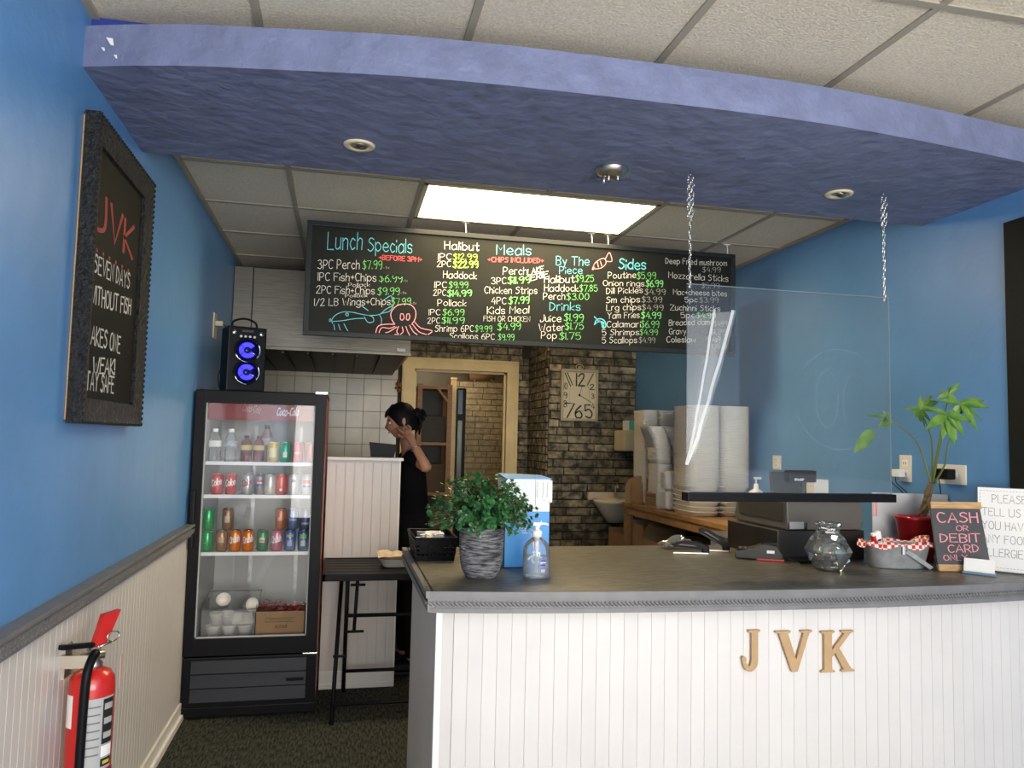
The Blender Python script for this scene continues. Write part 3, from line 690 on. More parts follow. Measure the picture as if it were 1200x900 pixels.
def lw(text, col, xl, yl, xr, yr, cap, wd=.13, jit=.05):
    xl, xr = 60+xl/2.25, 60+xr/2.25; yl, yr = 110+yl/2.25, 110+yr/2.25
    L0 = at(xl, yl, X=XT); R0 = at(xr, yr, X=XT); C = at(xl, yl-cap/2.25, X=XT)-L0; C.y = 0
    write(t, text, M['chalk'+col], L0, R0, C, wd*.8, jit, nrm=Vector((.001, 0, 0)))
lw("JVK", 'dr', 118, 355, 212, 432, 100, .16)
mb = MB()
for k in range(6):
    p = at(60+(121+k*16.4)/2.25, 110+(412+k*11)/2.25, X=XT+.001); mb.lathe([(0, 0), (.0075, 0), (.0075, .0006), (0, .0007)], p, seg=8, axis='X')
mb.build('chalk_dots', M['chalkdr'], t)
lw("SEVEN DAYS", 'w', 112, 470, 205, 515, 48, .16)
lw("WITHOUT FISH", 'w', 100, 550, 208, 582, 48, .16)
lw("MAKES ONE", 'w', 90, 655, 180, 683, 50, .16)
lw("WEAK!", 'w', 108, 735, 166, 738, 42, .17)
lw("STAY SAFE", 'w', 80, 775, 163, 790, 48, .17)

# ============================================================ FIRE EXTINGUISHER
r = .061; ec = Vector((XL+.013+r+.012, 0, 0)); ec.y = at(105.5, 840, X=ec.x).y; zt = at(105, 787, Y=ec.y-.03).z
t = thing('fire_extinguisher', 'red fire extinguisher with a black hose hung on the white left wainscot', 'fire extinguisher', (ec.x, ec.y, .14))
mb = MB()
mb.lathe([(.0, .15), (r*.8, .15), (r, .17), (r, zt-.05), (r*.96, zt-.025), (r*.8, zt-.008), (r*.5, zt+.002), (r*.3, zt+.006), (0, zt+.006)], (ec.x, ec.y, 0), seg=32); mb.build('cylinder', M['red'], t)
def spin(mb, deg=-38):
    m_ = Matrix.Rotation(R(deg), 3, 'Z'); c_ = Vector((ec.x, ec.y, 0)); mb.v = [c_+m_ @ (v-c_) for v in mb.v]; return mb
mb = MB(); mb.lathe([(.024, zt), (.026, zt+.018), (.018, zt+.024), (.018, zt+.06), (.012, zt+.065), (0, zt+.065)], (ec.x, ec.y, 0)); mb.tube([(ec.x-.03, ec.y-.02, zt+.04), (ec.x+.03, ec.y+.0, zt+.04)], .012); mb.build('valve', M['satin'], t)
mb = MB(); mb.box(ec.x-.009, ec.x+.009, ec.y-.105, ec.y+.0, zt+.068, zt+.082, c=.003, rot=Matrix.Rotation(R(-8), 3, 'X')); spin(mb).build('carry_handle', M['black'], t)
mb = MB(); mb.prism([(ec.x-.009, ec.y-.01, zt+.06), (ec.x-.009, ec.y+.03, zt+.06), (ec.x-.009, ec.y+.075, zt+.155), (ec.x-.009, ec.y+.02, zt+.15)], (.018, 0, 0)); spin(mb).build('squeeze_lever', M['red'], t)
mb = MB(); mb.tube([(ec.x+.02, ec.y+.045+.02*math.cos(a), zt+.085+.014*math.sin(a)) for a in [k*2*PI/14 for k in range(14)]], .0022, 6, closed=True); mb.tube([(ec.x+.02, ec.y+.04, zt+.07), (ec.x+.01, ec.y+.0, zt+.06)], .003, 6); spin(mb).build('pull_pin', M['chrome'], t)
mb = MB(); mb.tube(curl([(ec.x+.008, ec.y-.012, zt+.045), (ec.x+.012, ec.y-.040, zt+.05), (ec.x+.005, ec.y-.068, zt+.012), (ec.x+.002, ec.y-.074, zt-.06), (ec.x+.0, ec.y-.074, zt-.25), (ec.x+.0, ec.y-.074, zt-.40)]), .0125, 10); ho = mb.build('hose', M['black'], t)
mb = MB(); mb.cyl((ec.x, ec.y-.074, zt-.40), (ec.x, ec.y-.074, zt-.46), .013, r2=.018); mb.build('nozzle', M['satin'], ho)
def wrap(name, m, a0, a1, z0, z1, rr, parent):
    mb = MB(); n = 14; vs = []
    for i in range(n+1):
        a = R(a0+(a1-a0)*i/n); vs += [(ec.x+rr*math.cos(a), ec.y+rr*math.sin(a), z0), (ec.x+rr*math.cos(a), ec.y+rr*math.sin(a), z1)]
    mb.add(vs, [(2*i, 2*i+2, 2*i+3, 2*i+1) for i in range(n)], True); return mb.build(name, m, parent)
lb = wrap('label', mat('grey label', (.42, .42, .42), .5), -92, -8, zt-.27, zt-.07, r+.0008, t)
wrap('pictogram_block', M['ink'], -44, -10, zt-.20, zt-.075, r+.0014, lb); wrap('pictogram_block', M['whitep'], -44, -10, zt-.235, zt-.205, r+.0014, lb); wrap('pictogram_block', M['ink'], -44, -10, zt-.262, zt-.24, r+.0014, lb)
for k in range(3): wrap('pictogram', mat('grey print light', (.4, .4, .4), .5), -40, -14, zt-.105-k*.04, zt-.088-k*.04, r+.0018, lb)
wrap('pictogram', mat('yellow print', (.6, .5, .05), .5), -38, -16, zt-.256, zt-.247, r+.0018, lb)
for k in range(7): wrap('text_line', M['print'], -84, -50, zt-.095-k*.022, zt-.091-k*.022, r+.0016, lb)
l2 = wrap('inspection_label', M['paper'], -72, -12, zt-.46, zt-.315, r+.0008, t)
for k in range(5): wrap('text_line', M['print'], -66, -18, zt-.345-k*.02, zt-.342-k*.02, r+.0016, l2)
wrap('side_label', M['paper'], -150, -122, zt-.15, zt-.06, r+.0008, t)
wrap('strap', M['black'], -130, 130, zt-.297, zt-.283, r+.0015, t); mb = MB(); mb.box(ec.x-.016, ec.x+.016, ec.y-.09, ec.y-.058, zt-.305, zt-.275, c=.004); mb.build('strap_buckle', M['black'], t)
B('wall_bracket', M['satin'], t, (XL+.013, XL+.02, ec.y-.03, ec.y+.03, zt-.02, zt+.07), (XL+.013, ec.x, ec.y-.05, ec.y-.042, zt+.015, zt+.05))
mb = MB(); mb.add([(ec.x+.045, ec.y+.058, zt+.02), (ec.x+.03, ec.y+.09, zt+.025), (ec.x+.03, ec.y+.092, zt-.075), (ec.x+.045, ec.y+.06, zt-.07)], [(0, 1, 2, 3)]); mb.prism([(ec.x+.045, ec.y+.058, zt+.02), (ec.x+.03, ec.y+.09, zt+.025), (ec.x+.03, ec.y+.092, zt-.075), (ec.x+.045, ec.y+.06, zt-.07)], (.001, .0005, 0)); spin(mb, -20).build('service_tag', mat('pale pink tag', (.72, .5, .47), .6), t)

# ============================================================ DRINKS FRIDGE
fx0, fx1, fy0, fy1, fz = -.748, -.085, 4.25, 4.90, 1.682
t = thing('drinks_fridge', 'tall black glass door drinks fridge with red sides against the left wall', 'fridge', ((fx0+fx1)/2, (fy0+fy1)/2, 0)); fr = t
B('side_panel', M['fridgered'], t, (fx0, fx0+.02, fy0+.055, fy1, .03, fz-.012)); B('side_panel', M['fridgered'], t, (fx1-.02, fx1, fy0+.055, fy1, .03, fz-.012))
B('liner', M['interior'], t, (fx0+.02, fx0+.05, fy0+.055, fy1-.02, .36, fz-.04), (fx1-.05, fx1-.02, fy0+.055, fy1-.02, .36, fz-.04), (fx0+.02, fx1-.02, fy1-.05, fy1-.02, .36, fz-.04), (fx0+.02, fx1-.02, fy0+.055, fy1-.02, .34, .375), (fx0+.02, fx1-.02, fy0+.055, fy1-.02, fz-.05, fz-.02))
B('back_panel', M['black'], t, (fx0, fx1, fy1-.02, fy1, .03, fz-.012)); B('top_panel', M['black'], t, (fx0-.004, fx1+.004, fy0+.05, fy1, fz-.02, fz), c=.004)
ix0, ix1 = fx0+.05, fx1-.05
# door
gx0, gx1, gz0, gz1 = -.695, -.142, .402, 1.612
dr = B('door', M['black'], t, (fx0, gx0, fy0, fy0+.045, .315, fz-.006), (gx1, fx1, fy0, fy0+.045, .315, fz-.006), (gx0-.004, gx1+.004, fy0+.0005, fy0+.0445, gz1, fz-.0065), (gx0-.004, gx1+.004, fy0+.0005, fy0+.0445, .3155, gz0), c=.002)
B('glass', M['glass'], dr, (gx0-.005, gx1+.005, fy0+.018, fy0+.022, gz0-.005, gz1+.005))
B('handle', M['black'], dr, (fx0+.004, fx0+.028, fy0-.035, fy0-.015, .86, 1.16), (fx0+.006, fx0+.026, fy0-.018, fy0+.002, .87, .90), (fx0+.006, fx0+.026, fy0-.018, fy0+.002, 1.12, 1.15), c=.005)
B('gasket', M['interior'], dr, (gx0-.006, gx0+.006, fy0+.012, fy0+.03, gz0, gz1), (gx1-.006, gx1+.006, fy0+.012, fy0+.03, gz0, gz1), (gx0, gx1, fy0+.012, fy0+.03, gz0-.006, gz0+.006))
B('hinge', M['chrome'], t, (fx1-.06, fx1+.004, fy0-.002, fy0+.03, fz-.008, fz+.006), c=.002); B('hinge', M['chrome'], t, (fx1-.07, fx1+.004, fy0-.006, fy0+.03, .306, .316), c=.002)
hs = B('header_sign', mat('dark red sign', (.22, .012, .015), .4), t, (ix0, ix1, fy0+.06, fy0+.066, 1.525, 1.62))
write(hs, "Coca-Cola", M['whitep'], (-.345, fy0+.058, 1.555), (-.235, fy0+.058, 1.558), Vector((.008, 0, .04)), .14)
write(hs, "Coca-Cola", mat('faded print', (.5, .3, .3), .5), (-.52, fy0+.058, 1.575), (-.43, fy0+.058, 1.565), Vector((.008, 0, .035)), .12)
# grille
gr = B('lower_panel', M['black'], t, (fx0, fx1, fy0+.012, fy0+.06, .03, .305), c=.005); B('kick_strip', M['black'], t, (fx0-.002, fx1+.002, fy0+.002, fy0+.05, .012, .06), c=.004)
for k in range(3):
    z = .083+k*.071
    mb = MB(); mb.prism([(fx0+.045, fy0+.010, z), (fx0+.045, fy0-.006, z+.004), (fx0+.045, fy0+.006, z+.066), (fx0+.045, fy0+.014, z+.066)], (fx1-fx0-.095, 0, 0)); mb.build('louvre', M['louvre'], t)
B('name_badge', M['black'], t, (-.235, -.145, fy0-.004, fy0+.004, .176, .192), c=.001)
for sx in (fx0+.04, fx1-.04):
    for sy in (fy0+.1, fy1-.06): B('foot', M['black'], t, (sx-.02, sx+.02, sy-.02, sy+.02, 0, .032))
SH = [1.300, 1.125, .825]
for z in SH:
    s = B('shelf', M['whitep'], t, (ix0+.002, ix1-.002, fy0+.075, fy0+.09, z-.014, z+.004)); mb = MB()
    for k in range(26): x = ix0+.012+k*(ix1-ix0-.024)/25; mb.box(x-.0015, x+.0015, fy0+.09, fy1-.055, z-.003, z)
    mb.build('wire_grid', M['whitep'], s)['kind'] = 'stuff'
for x in (-.50, -.24): B('shelf_rail', M['galv'], t, (x-.01, x+.01, fy1-.056, fy1-.051, .38, 1.5))
area('fill_fridge', (-.42, fy0+.085, 1.60), (R(-8), 0, 0), .45, .02, .25, (1, .97, .9)).parent = None  # added fill light to brighten the shelves, no lit fridge lamp seen

# cans
def can(label, col, z, x, y, text=None, tc='whitep', deco=None, group=None, stretch=1, metal=.35):
    rr, h = .0305, .115
    c = thing('drink_can', label, 'can', (x, y, z), 0, group)
    mb = MB(); mb.lathe([(.0, .0), (.022, .0), (.0305*.9, .006), (rr, .012), (rr, h-.014), (.026, h-.003)], seg=20)
    bo = mb.build('can_body', colm('can '+'%.2f %.2f %.2f' % col, col, .28, metal), c, False)
    mb = MB(); mb.lathe([(.026, h-.003), (.0265, h), (.024, h), (.023, h-.003), (0, h-.003)], seg=16); mb.build('can_lid', M['chrome'], c, False)
    def cyl(mbx, strokes, wdt): ribbon(mbx, strokes, lambda u, v: Vector(((rr+.0004)*math.sin(u/rr), -(rr+.0004)*math.cos(u/rr), v)), wdt)
    if text:
        st, W = layout(text, .03); s = .052/W; mb = MB(); ch = min(.034, .9*s*2.2) if len(text) > 2 else .05
        cyl(mb, [[((px)*s-.026, .045+py*ch+px*s*.25) for px, py in q] for q in st], .005); mb.build('lettering', M[tc], bo, False)
    if deco:
        for (c2, u0, u1, v0, v1) in deco:
            mb = MB(); n = 8; vs = []
            for i in range(n+1):
                u = u0+(u1-u0)*i/n; k_ = (rr+.0003)
                vs += [(k_*math.sin(u/rr), -k_*math.cos(u/rr), v0), (k_*math.sin(u/rr), -k_*math.cos(u/rr), v1)]
            mb.add(vs, [(2*i, 2*i+2, 2*i+3, 2*i+1) for i in range(n)], True); mb.build('printed_band', colm('print %.2f %.2f %.2f' % c2, c2, .4), bo, False)
    return c
YC = fy0+.125
def cx(px, z): return at(px, 560, Y=YC).x
red, org, grn = (.55, .02, .02), (.75, .22, .03), (.02, .33, .10)
s1, s2, s3 = SH
can('yellow drink can on the top fridge shelf', (.62, .48, .12), s1, cx(319, 0), YC, deco=[((.8, .7, .4), -.02, .02, .03, .08)])
can('green drink can on the top fridge shelf beside the yellow one', (.04, .35, .18), s1, cx(333, 0), YC, deco=[((.75, .8, .7), -.01, .012, .03, .06)])
can('dark pink drink can on the top fridge shelf', (.50, .06, .12), s1, cx(347.5, 0), YC, deco=[((.6, .4, .3), -.015, .015, .05, .06)])
can('pale red drink can at the right end of the top fridge shelf', (.55, .20, .18), s1, cx(362.5, 0), YC)
can('red cola can leftmost on the second fridge shelf', red, s2, cx(255, 0), YC, 'Coke')
can('red cola can second from left on the second fridge shelf', red, s2, cx(271, 0), YC, 'Coke')
can('silver cola can with dark red lettering on the second fridge shelf', (.55, .56, .57), s2, cx(290.5, 0), YC, 'Coke', 'chalkdr', metal=.6)
can('grey cola can with round emblem on the second fridge shelf', (.22, .21, .22), s2, cx(305, 0), YC, deco=[((.6, .05, .05), -.014, .014, .07, .085), ((.7, .7, .7), -.014, .014, .062, .07), ((.04, .08, .4), -.014, .014, .05, .062)], metal=.6)
can('pale silver can in the middle of the second fridge shelf', (.62, .61, .58), s2, cx(317, 0), YC, metal=.4)
can('red can with white dot on the second fridge shelf', (.60, .08, .07), s2, cx(330, 0), YC, deco=[((.8, .8, .8), -.006, .006, .025, .037)])
can('white can with small blue emblem on the second fridge shelf', (.60, .62, .64), s2, cx(344.5, 0), YC, deco=[((.05, .1, .35), -.009, .009, .07, .088)], metal=.4)
can('white can with red wave emblem at the right end of the second fridge shelf', (.66, .66, .64), s2, cx(360, 0), YC, deco=[((.7, .12, .06), -.02, .02, .065, .085), ((.05, .15, .45), -.02, .02, .045, .055)], metal=.3)
YC2 = YC+.085
row = [(246.5, grn, '7', 'green lemon soda can, bottom left of the third fridge shelf', None), (263.5, (.30, .15, .08), None, 'brown root beer can in the front row of the third fridge shelf', [((.5, .36, .22), -.016, .016, .05, .08)]),
       (279, org, 'Crush', 'orange soda can with white script, left of its twin on the third shelf', None), (294.5, org, 'Crush', 'orange soda can with white script, right of its twin on the third shelf', None),
       (311, (.03, .20, .09), None, 'dark green ginger ale can on the third fridge shelf', [((.6, .6, .45), -.014, .014, .05, .075), ((.45, .05, .05), -.012, .012, .055, .065)]), (327.5, (.55, .16, .24), 'Crush', 'pink soda can on the third fridge shelf', None),
       (343, (.10, .17, .42), None, 'blue iced tea can with yellow band on the third fridge shelf', [((.5, .5, .12), -.018, .018, .078, .09), ((.35, .42, .6), -.014, .014, .03, .06)]), (358.5, (.07, .16, .33), None, 'navy iced tea can with green band at the right of the third fridge shelf', [((.3, .5, .12), -.018, .018, .07, .092), ((.5, .55, .6), -.012, .012, .03, .06)])]
for px, c_, tx, lb_, dc in row: can(lb_, c_, s3, cx(px, 0), YC, tx, deco=dc)
for px, c_, tx, lb_, dc in [(247, grn, '7', 'green lemon soda can stacked above another at the left of the third shelf', None), (269.5, (.22, .11, .06), None, 'brown can stacked at the left of the third fridge shelf', [((.5, .38, .25), -.014, .014, .04, .075)]),
                            (331, (.42, .12, .05), None, 'rust coloured can stacked at the right of the third fridge shelf', [((.65, .4, .3), -.012, .012, .05, .07)]), (345.5, (.12, .17, .30), None, 'blue grey can stacked second from right on the third fridge shelf', [((.4, .45, .55), -.02, .02, .05, .06)]), (360, (.10, .13, .22), None, 'dark blue can stacked at the right end of the third fridge shelf', [((.4, .45, .55), -.02, .02, .03, .04)])]:
    can(lb_, c_, s3+.1155, cx(px, 0), YC, tx, deco=dc)
# bottles
def pet(label, x, y, z, s, body, labelc, capc, juice=False):
    b = thing('drink_bottle', label, 'bottle', (x, y, z))
    mb = MB(); pr = [(0, 0), (.028, 0), (.032, .006), (.032, .04), (.030, .045), (.032, .05), (.030, .075), (.032, .08), (.032, .12), (.026, .145), (.013, .165), (.012, .178), (0, .178)]
    mb.lathe([(a*s[0], q*s[1]) for a, q in pr], seg=18); mb.build('bottle_body', body, b, False)
    mb = MB(); mb.lathe([(.0324*s[0], .085*s[1]), (.0326*s[0], .087*s[1]), (.0326*s[0], .117*s[1]), (.0322*s[0], .119*s[1])], seg=18); mb.build('label', labelc, b, False)
    mb = MB(); mb.lathe([(.0135*s[0], .168*s[1]), (.0145*s[0], .17*s[1]), (.0145*s[0], .186*s[1]), (0, .187*s[1])], seg=12); mb.build('cap', capc, b, False)
jm = mat('dark red juice', (.12, .012, .02), .2); ylab = mat('yellow cream label', (.55, .48, .18), .5)
pet('clear water bottle with white label, leftmost on the top fridge shelf', cx(250, 0), YC, s1, (1, .95), M['bottle'], M['paper'], M['whitep'])
pet('clear water bottle with blue dotted label, second on the top fridge shelf', cx(268.5, 0), YC, s1, (1, .95), M['bottle'], mat('white blue label', (.5, .55, .7), .5, var=.6, vscale=60), M['whitep'])
pet('small dark red juice bottle, left of its twin on the top fridge shelf', cx(287, 0), YC, s1, (.92, .78), jm, ylab, M['ink'])
pet('small dark red juice bottle, right of its twin on the top fridge shelf', cx(301.5, 0), YC, s1, (.92, .78), jm, ylab, M['ink'])
pet('tall dark bottle behind the juice bottles on the top fridge shelf', cx(306, 0)+.01, YC+.11, s1, (1, 1.1), mat('dim plum drink', (.15, .08, .10), .2), mat('grey label2', (.3, .3, .33), .5), M['ink'])
# bottom of the fridge: tub of cups and a ketchup carton
zb_ = .377
x0, x1 = at(236, 740, Y=YC).x, at(300, 740, Y=YC).x
t = thing('plastic_tub', 'clear plastic tub full of white cups at the bottom of the fridge', 'tub', ((x0+x1)/2, YC+.1, zb_))
mb = MB(); wl_ = .002
for bx in ((x0, x1, YC-.03, YC-.028, zb_, zb_+.15), (x0, x1, YC+.22, YC+.222, zb_, zb_+.21), (x0, x0+.002, YC-.03, YC+.22, zb_, zb_+.17), (x1-.002, x1, YC-.03, YC+.22, zb_, zb_+.17), (x0, x1, YC-.03, YC+.22, zb_, zb_+.002)): mb.box(*bx)
mb.build('tub_wall', M['clearbin'], t)
mb = MB(); mb.tube([(x0, YC-.03, zb_+.15), (x1, YC-.03, zb_+.15), (x1, YC+.22, zb_+.20), (x0, YC+.22, zb_+.20)], .004, 6, closed=True); mb.build('tub_rim', M['clearbin'], t)
cup = thing('foam_cup', 'small white foam cup in the bottom row of the clear tub', 'cup', (x0+.055, YC+.01, zb_+.006), 0, 'white cups in the fridge tub')
mb = MB(); mb.lathe([(0, 0), (.024, 0), (.036, .052), (.038, .056), (.036, .058), (.033, .054), (.022, .006), (0, .005)], seg=18); mb.build('cup_body', M['foam'], cup, False)
for i, (dx, dy, dz, ro, lb_) in enumerate([(.135, .01, 0, 0, 0), (.215, .01, 0, 0, 0), (.055, .11, 0, 0, 0), (.135, .11, 0, 0, 0), (.215, .11, 0, 0, 0), (.07, .015, .062, 0, 1), (.125, .02, .064, 15, 1), (.175, .03, .062, 180, 1), (.225, .03, .062, 180, 1), (.10, .06, .128, 55, 2), (.215, .03, .125, 95, 2)]):
    dup(cup, (x0+dx, YC+dy, zb_+.006+dz+(.056 if ro == 180 else .03 if ro > 20 else 0)), rot=(R(ro if ro != 95 else 80), 0, R(i*40) if ro == 95 else 0),
        label=['small white foam cup, middle of the front bottom row in the tub', 'small white foam cup, right end of the front bottom row in the tub', 'small white foam cup, left of the hidden rear row in the tub', 'small white foam cup, middle of the hidden rear row in the tub', 'small white foam cup, right of the hidden rear row in the tub',
               'upright white foam cup, leftmost of the tub middle layer', 'tilted white foam cup, second from left in the tub middle layer', 'upturned white foam cup, third in the tub middle layer', 'upturned white foam cup, rightmost of the tub middle layer', 'white foam cup tipped over on top of the tub, left', 'white foam cup showing its round mouth on top of the tub, right'][i])
cup['label'] = 'small white foam cup, left end of the front bottom row in the tub'
x0, x1 = at(299, 740, Y=YC).x, at(357, 740, Y=YC).x
t = thing('ketchup_carton', 'brown cardboard carton printed ketchup at the bottom of the fridge', 'box', ((x0+x1)/2, YC+.1, zb_))
B('carton_wall', M['card'], t, (x0, x1, YC-.03, YC-.027, zb_, zb_+.135), (x0, x1, YC+.2, YC+.203, zb_, zb_+.135), (x0, x0+.003, YC-.03, YC+.2, zb_, zb_+.135), (x1-.003, x1, YC-.03, YC+.2, zb_, zb_+.135), (x0, x1, YC-.03, YC+.2, zb_, zb_+.003))
pc = mat('dark brown print', (.12, .06, .03), .8)
write(t, "KETCHUP", pc, (x0+.105, YC-.0305, zb_+.048), (x0+.165, YC-.0305, zb_+.048), Vector((0, 0, .014)), .2)
mb = MB(); q = [(x0+.055, zb_+.08), (x0+.2, zb_+.08), (x0+.2, zb_+.1), (x0+.055, zb_+.1), (x0+.055, zb_+.08)]; ribbon(mb, [q, [(x0+.02, zb_+.015), (x1-.02, zb_+.015)], [(x0+.07, zb_+.09), (x0+.185, zb_+.09)]], lambda x, z: Vector((x, YC-.0312, z)), .003); mb.build('lettering', pc, t)
mb = MB(); rr = random.Random(4)
for k in range(60):
    p = Vector((rr.uniform(x0+.02, x1-.02), rr.uniform(YC-.015, YC+.17), zb_+.11+rr.uniform(0, .06)*(1-abs(rr.random()-.5))))
    ro = Matrix.Rotation(rr.uniform(0, PI), 3, 'Z') @ Matrix.Rotation(rr.uniform(-.6, .6), 3, 'X'); mb.box(p.x-.028, p.x+.028, p.y-.012, p.y+.012, p.z-.002, p.z+.002, rot=ro)
tag(mb.build('ketchup_sachets', mat('dark red foil', (.28, .012, .018), .25), None), 'heap of dark red ketchup sachets filling the brown carton', 'sachets', kind='stuff')

# ============================================================ SPEAKER ON THE FRIDGE
sp = thing('party_speaker', 'black twin speaker with glowing blue cones on top of the fridge', 'speaker', (-.55, 4.47, fz+.001), R(20)); SPK = sp
def LB(name, m, parent, *bx, c=0): return B(name, m, parent, *bx, c=c, world=False)
W_, D_, H_ = .102, .085, .355
LB('cabinet', M['black'], sp, (-W_, W_, -D_, D_, 0, H_), c=.008)
mb = MB(); mb.tube(curl([(-.065, 0, H_-.002), (-.06, 0, H_+.035), (0, 0, H_+.055), (.06, 0, H_+.035), (.065, 0, H_-.002)]), .006, 8); mb.build('carry_handle', M['black'], sp, False)
for z in (.105, .225):
    mb = MB(); mb.lathe([(.066, 0), (.070, .008), (.064, .012), (.058, .006), (.057, 0)], (0, -D_, z), seg=28, axis='Y'); o = mb.build('speaker_surround', M['black'], sp, False)
    mb = MB()
    for a0 in (200, -40):
        pts = [(.066*math.cos(R(a)), -D_-.012, z+.066*math.sin(R(a))) for a in range(a0, a0+75, 8)]; mb.tube(pts, .0038, 6)
    mb.build('chrome_arc', M['chrome'], o, False)
    mb = MB(); mb.lathe([(.0, .001), (.046, .002), (.056, .006)], (0, -D_, z), seg=28, axis='Y'); mb.build('cone', M['bluecone'], sp, False)
    for j, (a0, a1) in enumerate(((35, 140), (145, 215), (220, 330))):
        mb = MB(); vs = []; n = 8
        for i in range(n+1):
            a = R(a0+(a1-a0)*i/n); vs += [(.020*math.cos(a), -D_-.0092, z+.018*math.sin(a)), (.045*math.cos(a), -D_-.0098, z+.043*math.sin(a))]
        mb.add(vs, [(2*i, 2*i+1, 2*i+3, 2*i+2) for i in range(n)]); mb.build('light_lobe', M['bluelight'], sp, False)
    mb = MB(); mb.lathe([(.0, .012), (.013, .009), (.018, .004)], (0, -D_, z), seg=14, axis='Y'); mb.build('dust_cap', M['bluecone'], sp, False)
    mb = MB(); mb.tube([(.018, -D_-.012, z-.006), (.052, -D_-.012, z-.03)], .003, 6); mb.build('grille_bar', M['chrome'], sp, False)
for x in (-.072, .072):
    mb = MB(); mb.lathe([(.014, 0), (.014, .008), (.011, .012), (0, .012)], (x, -D_, .318), axis='Y'); mb.build('volume_knob', M['chrome'], sp, False)
for k in range(4):
    mb = MB(); mb.lathe([(.007, 0), (.007, .004), (0, .005)], (-.036+k*.024, -D_, .300), seg=12, axis='Y'); mb.build('button', M['whitep'], sp, False)
LB('display_strip', M['slate'], sp, (-.03, .03, -D_-.002, -D_+.002, .325, .336))

# ============================================================ WHITE HALF WALL
hx0, hx1, hy0, hy1, hz = fx1+.01, .350, 4.66, 4.76, 1.318
t = thing('half_wall', 'white beadboard half wall behind the folding table, beside the fridge', 'partition', ((hx0+hx1)/2, (hy0+hy1)/2, 0))
hx0 = -.25+.0
B('core', M['groove'], t, (-.075, hx1-.004, hy0+.008, hy1, 0, hz-.004)); hx0 = -.075
n = 8; w_ = (hx1-hx0)/n
for k in range(n): piece(pm, 'plank', t, (hx0+(k+.5)*w_-t.location.x, hy0+.002-t.location.y, hz/2+.03), (w_-.0025, .012, hz-.10))
B('end_board', M['white'], t, (hx1-.006, hx1+.004, hy0-.006, hy1, 0, hz-.005), c=.001)
B('cap_board', M['white'], t, (hx0, hx1+.018, hy0-.02, hy1+.01, hz-.006, hz+.012), c=.003)
B('base_board', M['white'], t, (hx0, hx1+.002, hy0-.012, hy0, 0, .10), (hx0, hx1+.002, hy0-.018, hy0, 0, .03), c=.003)
# ============================================================ FOLDING TABLE
t = thing('folding_table', 'black slatted metal folding table between the fridge and the counter', 'table', (.35, 4.4, 0))
ty0, ty1, tx0, tx1, tz = 4.06, 4.62, fx1+.015, .78, .75
B('top_frame', M['blackmetal'], t, (tx0, tx1, ty0, ty0+.02, tz-.035, tz), (tx0, tx1, ty1-.02, ty1, tz-.035, tz), (tx0, tx0+.02, ty0, ty1, tz-.035, tz), (tx1-.02, tx1, ty0, ty1, tz-.035, tz), c=.003)
for k in range(6):
    y = ty0+.024+k*.087; B('slat', M['blackmetal'], t, (tx0+.02, tx1-.02, y, y+.078, tz-.014, tz-.004))
def rod(name, a, b_, r_, parent, m='blackmetal'): mb = MB(); mb.cyl(a, b_, r_, 8); return mb.build(name, M[m], parent)
for x in (.035, .72):
    rod('leg', (x, ty0+.49, tz-.03), (x-.03, ty0+.02, 0), .011, t); rod('leg', (x+.025, ty0+.05, tz-.03), (x+.03, ty0+.53, 0), .011, t)
rod('cross_rail', (.06, ty0+.06, .53), (.745, ty0+.06, .53), .010, t); rod('cross_rail', (.005, ty0+.06, .085), (.69, ty0+.06, .085), .010, t); rod('cross_rail', (.06, ty0+.44, .14), (.745, ty0+.44, .14), .010, t)
rod('strut', (.11, ty0+.04, tz-.035), (.10, ty0+.04, .45), .009, t); rod('latch_pin', (.075, ty0+.035, tz-.06), (.15, ty0+.035, tz-.06), .007, t); rod('latch_pin', (.06, ty0+.035, .455), (.15, ty0+.035, .455), .007, t); rod('latch_pin', (.0, ty0+.03, .335), (.07, ty0+.03, .335), .007, t)
# foam tray with paper on the table
p = at(468, 664, Z=tz); t = thing('foam_tray', 'white foam tray lined with paper on the folding table', 'food tray', (p.x, p.y, tz))
mb = MB(); mb.lathe([(.085, 0), (.088, .002), (.112, .045), (.115, .046), (.109, .044), (.082, .006), (0, .006)], (p.x, p.y+.06, tz), seg=28, n=5); mb.build('tray', M['foam'], t)
mb = MB(); rr = random.Random(3); g = []
for j in range(9):
    for i in range(9):
        u, v = i/8-.5, j/8-.5; e = max(abs(u), abs(v))*2; g.append((p.x+u*.235, p.y+.06+v*.235, tz+.014+.046*e*e+rr.uniform(-.006, .009)*(e > .5)))
mb.add(g, [(j*9+i, j*9+i+1, j*9+i+10, j*9+i+9) for j in range(8) for i in range(8)], True); mb.build('paper_liner', mat('greasy cream paper', (.72, .60, .45), .6, var=.3, vscale=30), t)
mb = MB()
for k in range(4): mb.ell((p.x-.06+k*.02, p.y-.0+k*.006, tz+.045), .011, .009, .007, 8, 5)
mb.build('food_scrap', mat('orange batter', (.5, .13, .05), .5), t)
t = thing('napkin_stack', 'small stack of white napkins behind the foam tray', 'napkins', (p.x+.05, p.y+.19, tz))
B('napkin', M['paper'], t, (p.x-.0, p.x+.10, p.y+.19, p.y+.29, tz+.001, tz+.038), c=.004)
# crumpled bag hanging at the inner side of counter
p = Vector((.455, 4.33, .33)); 
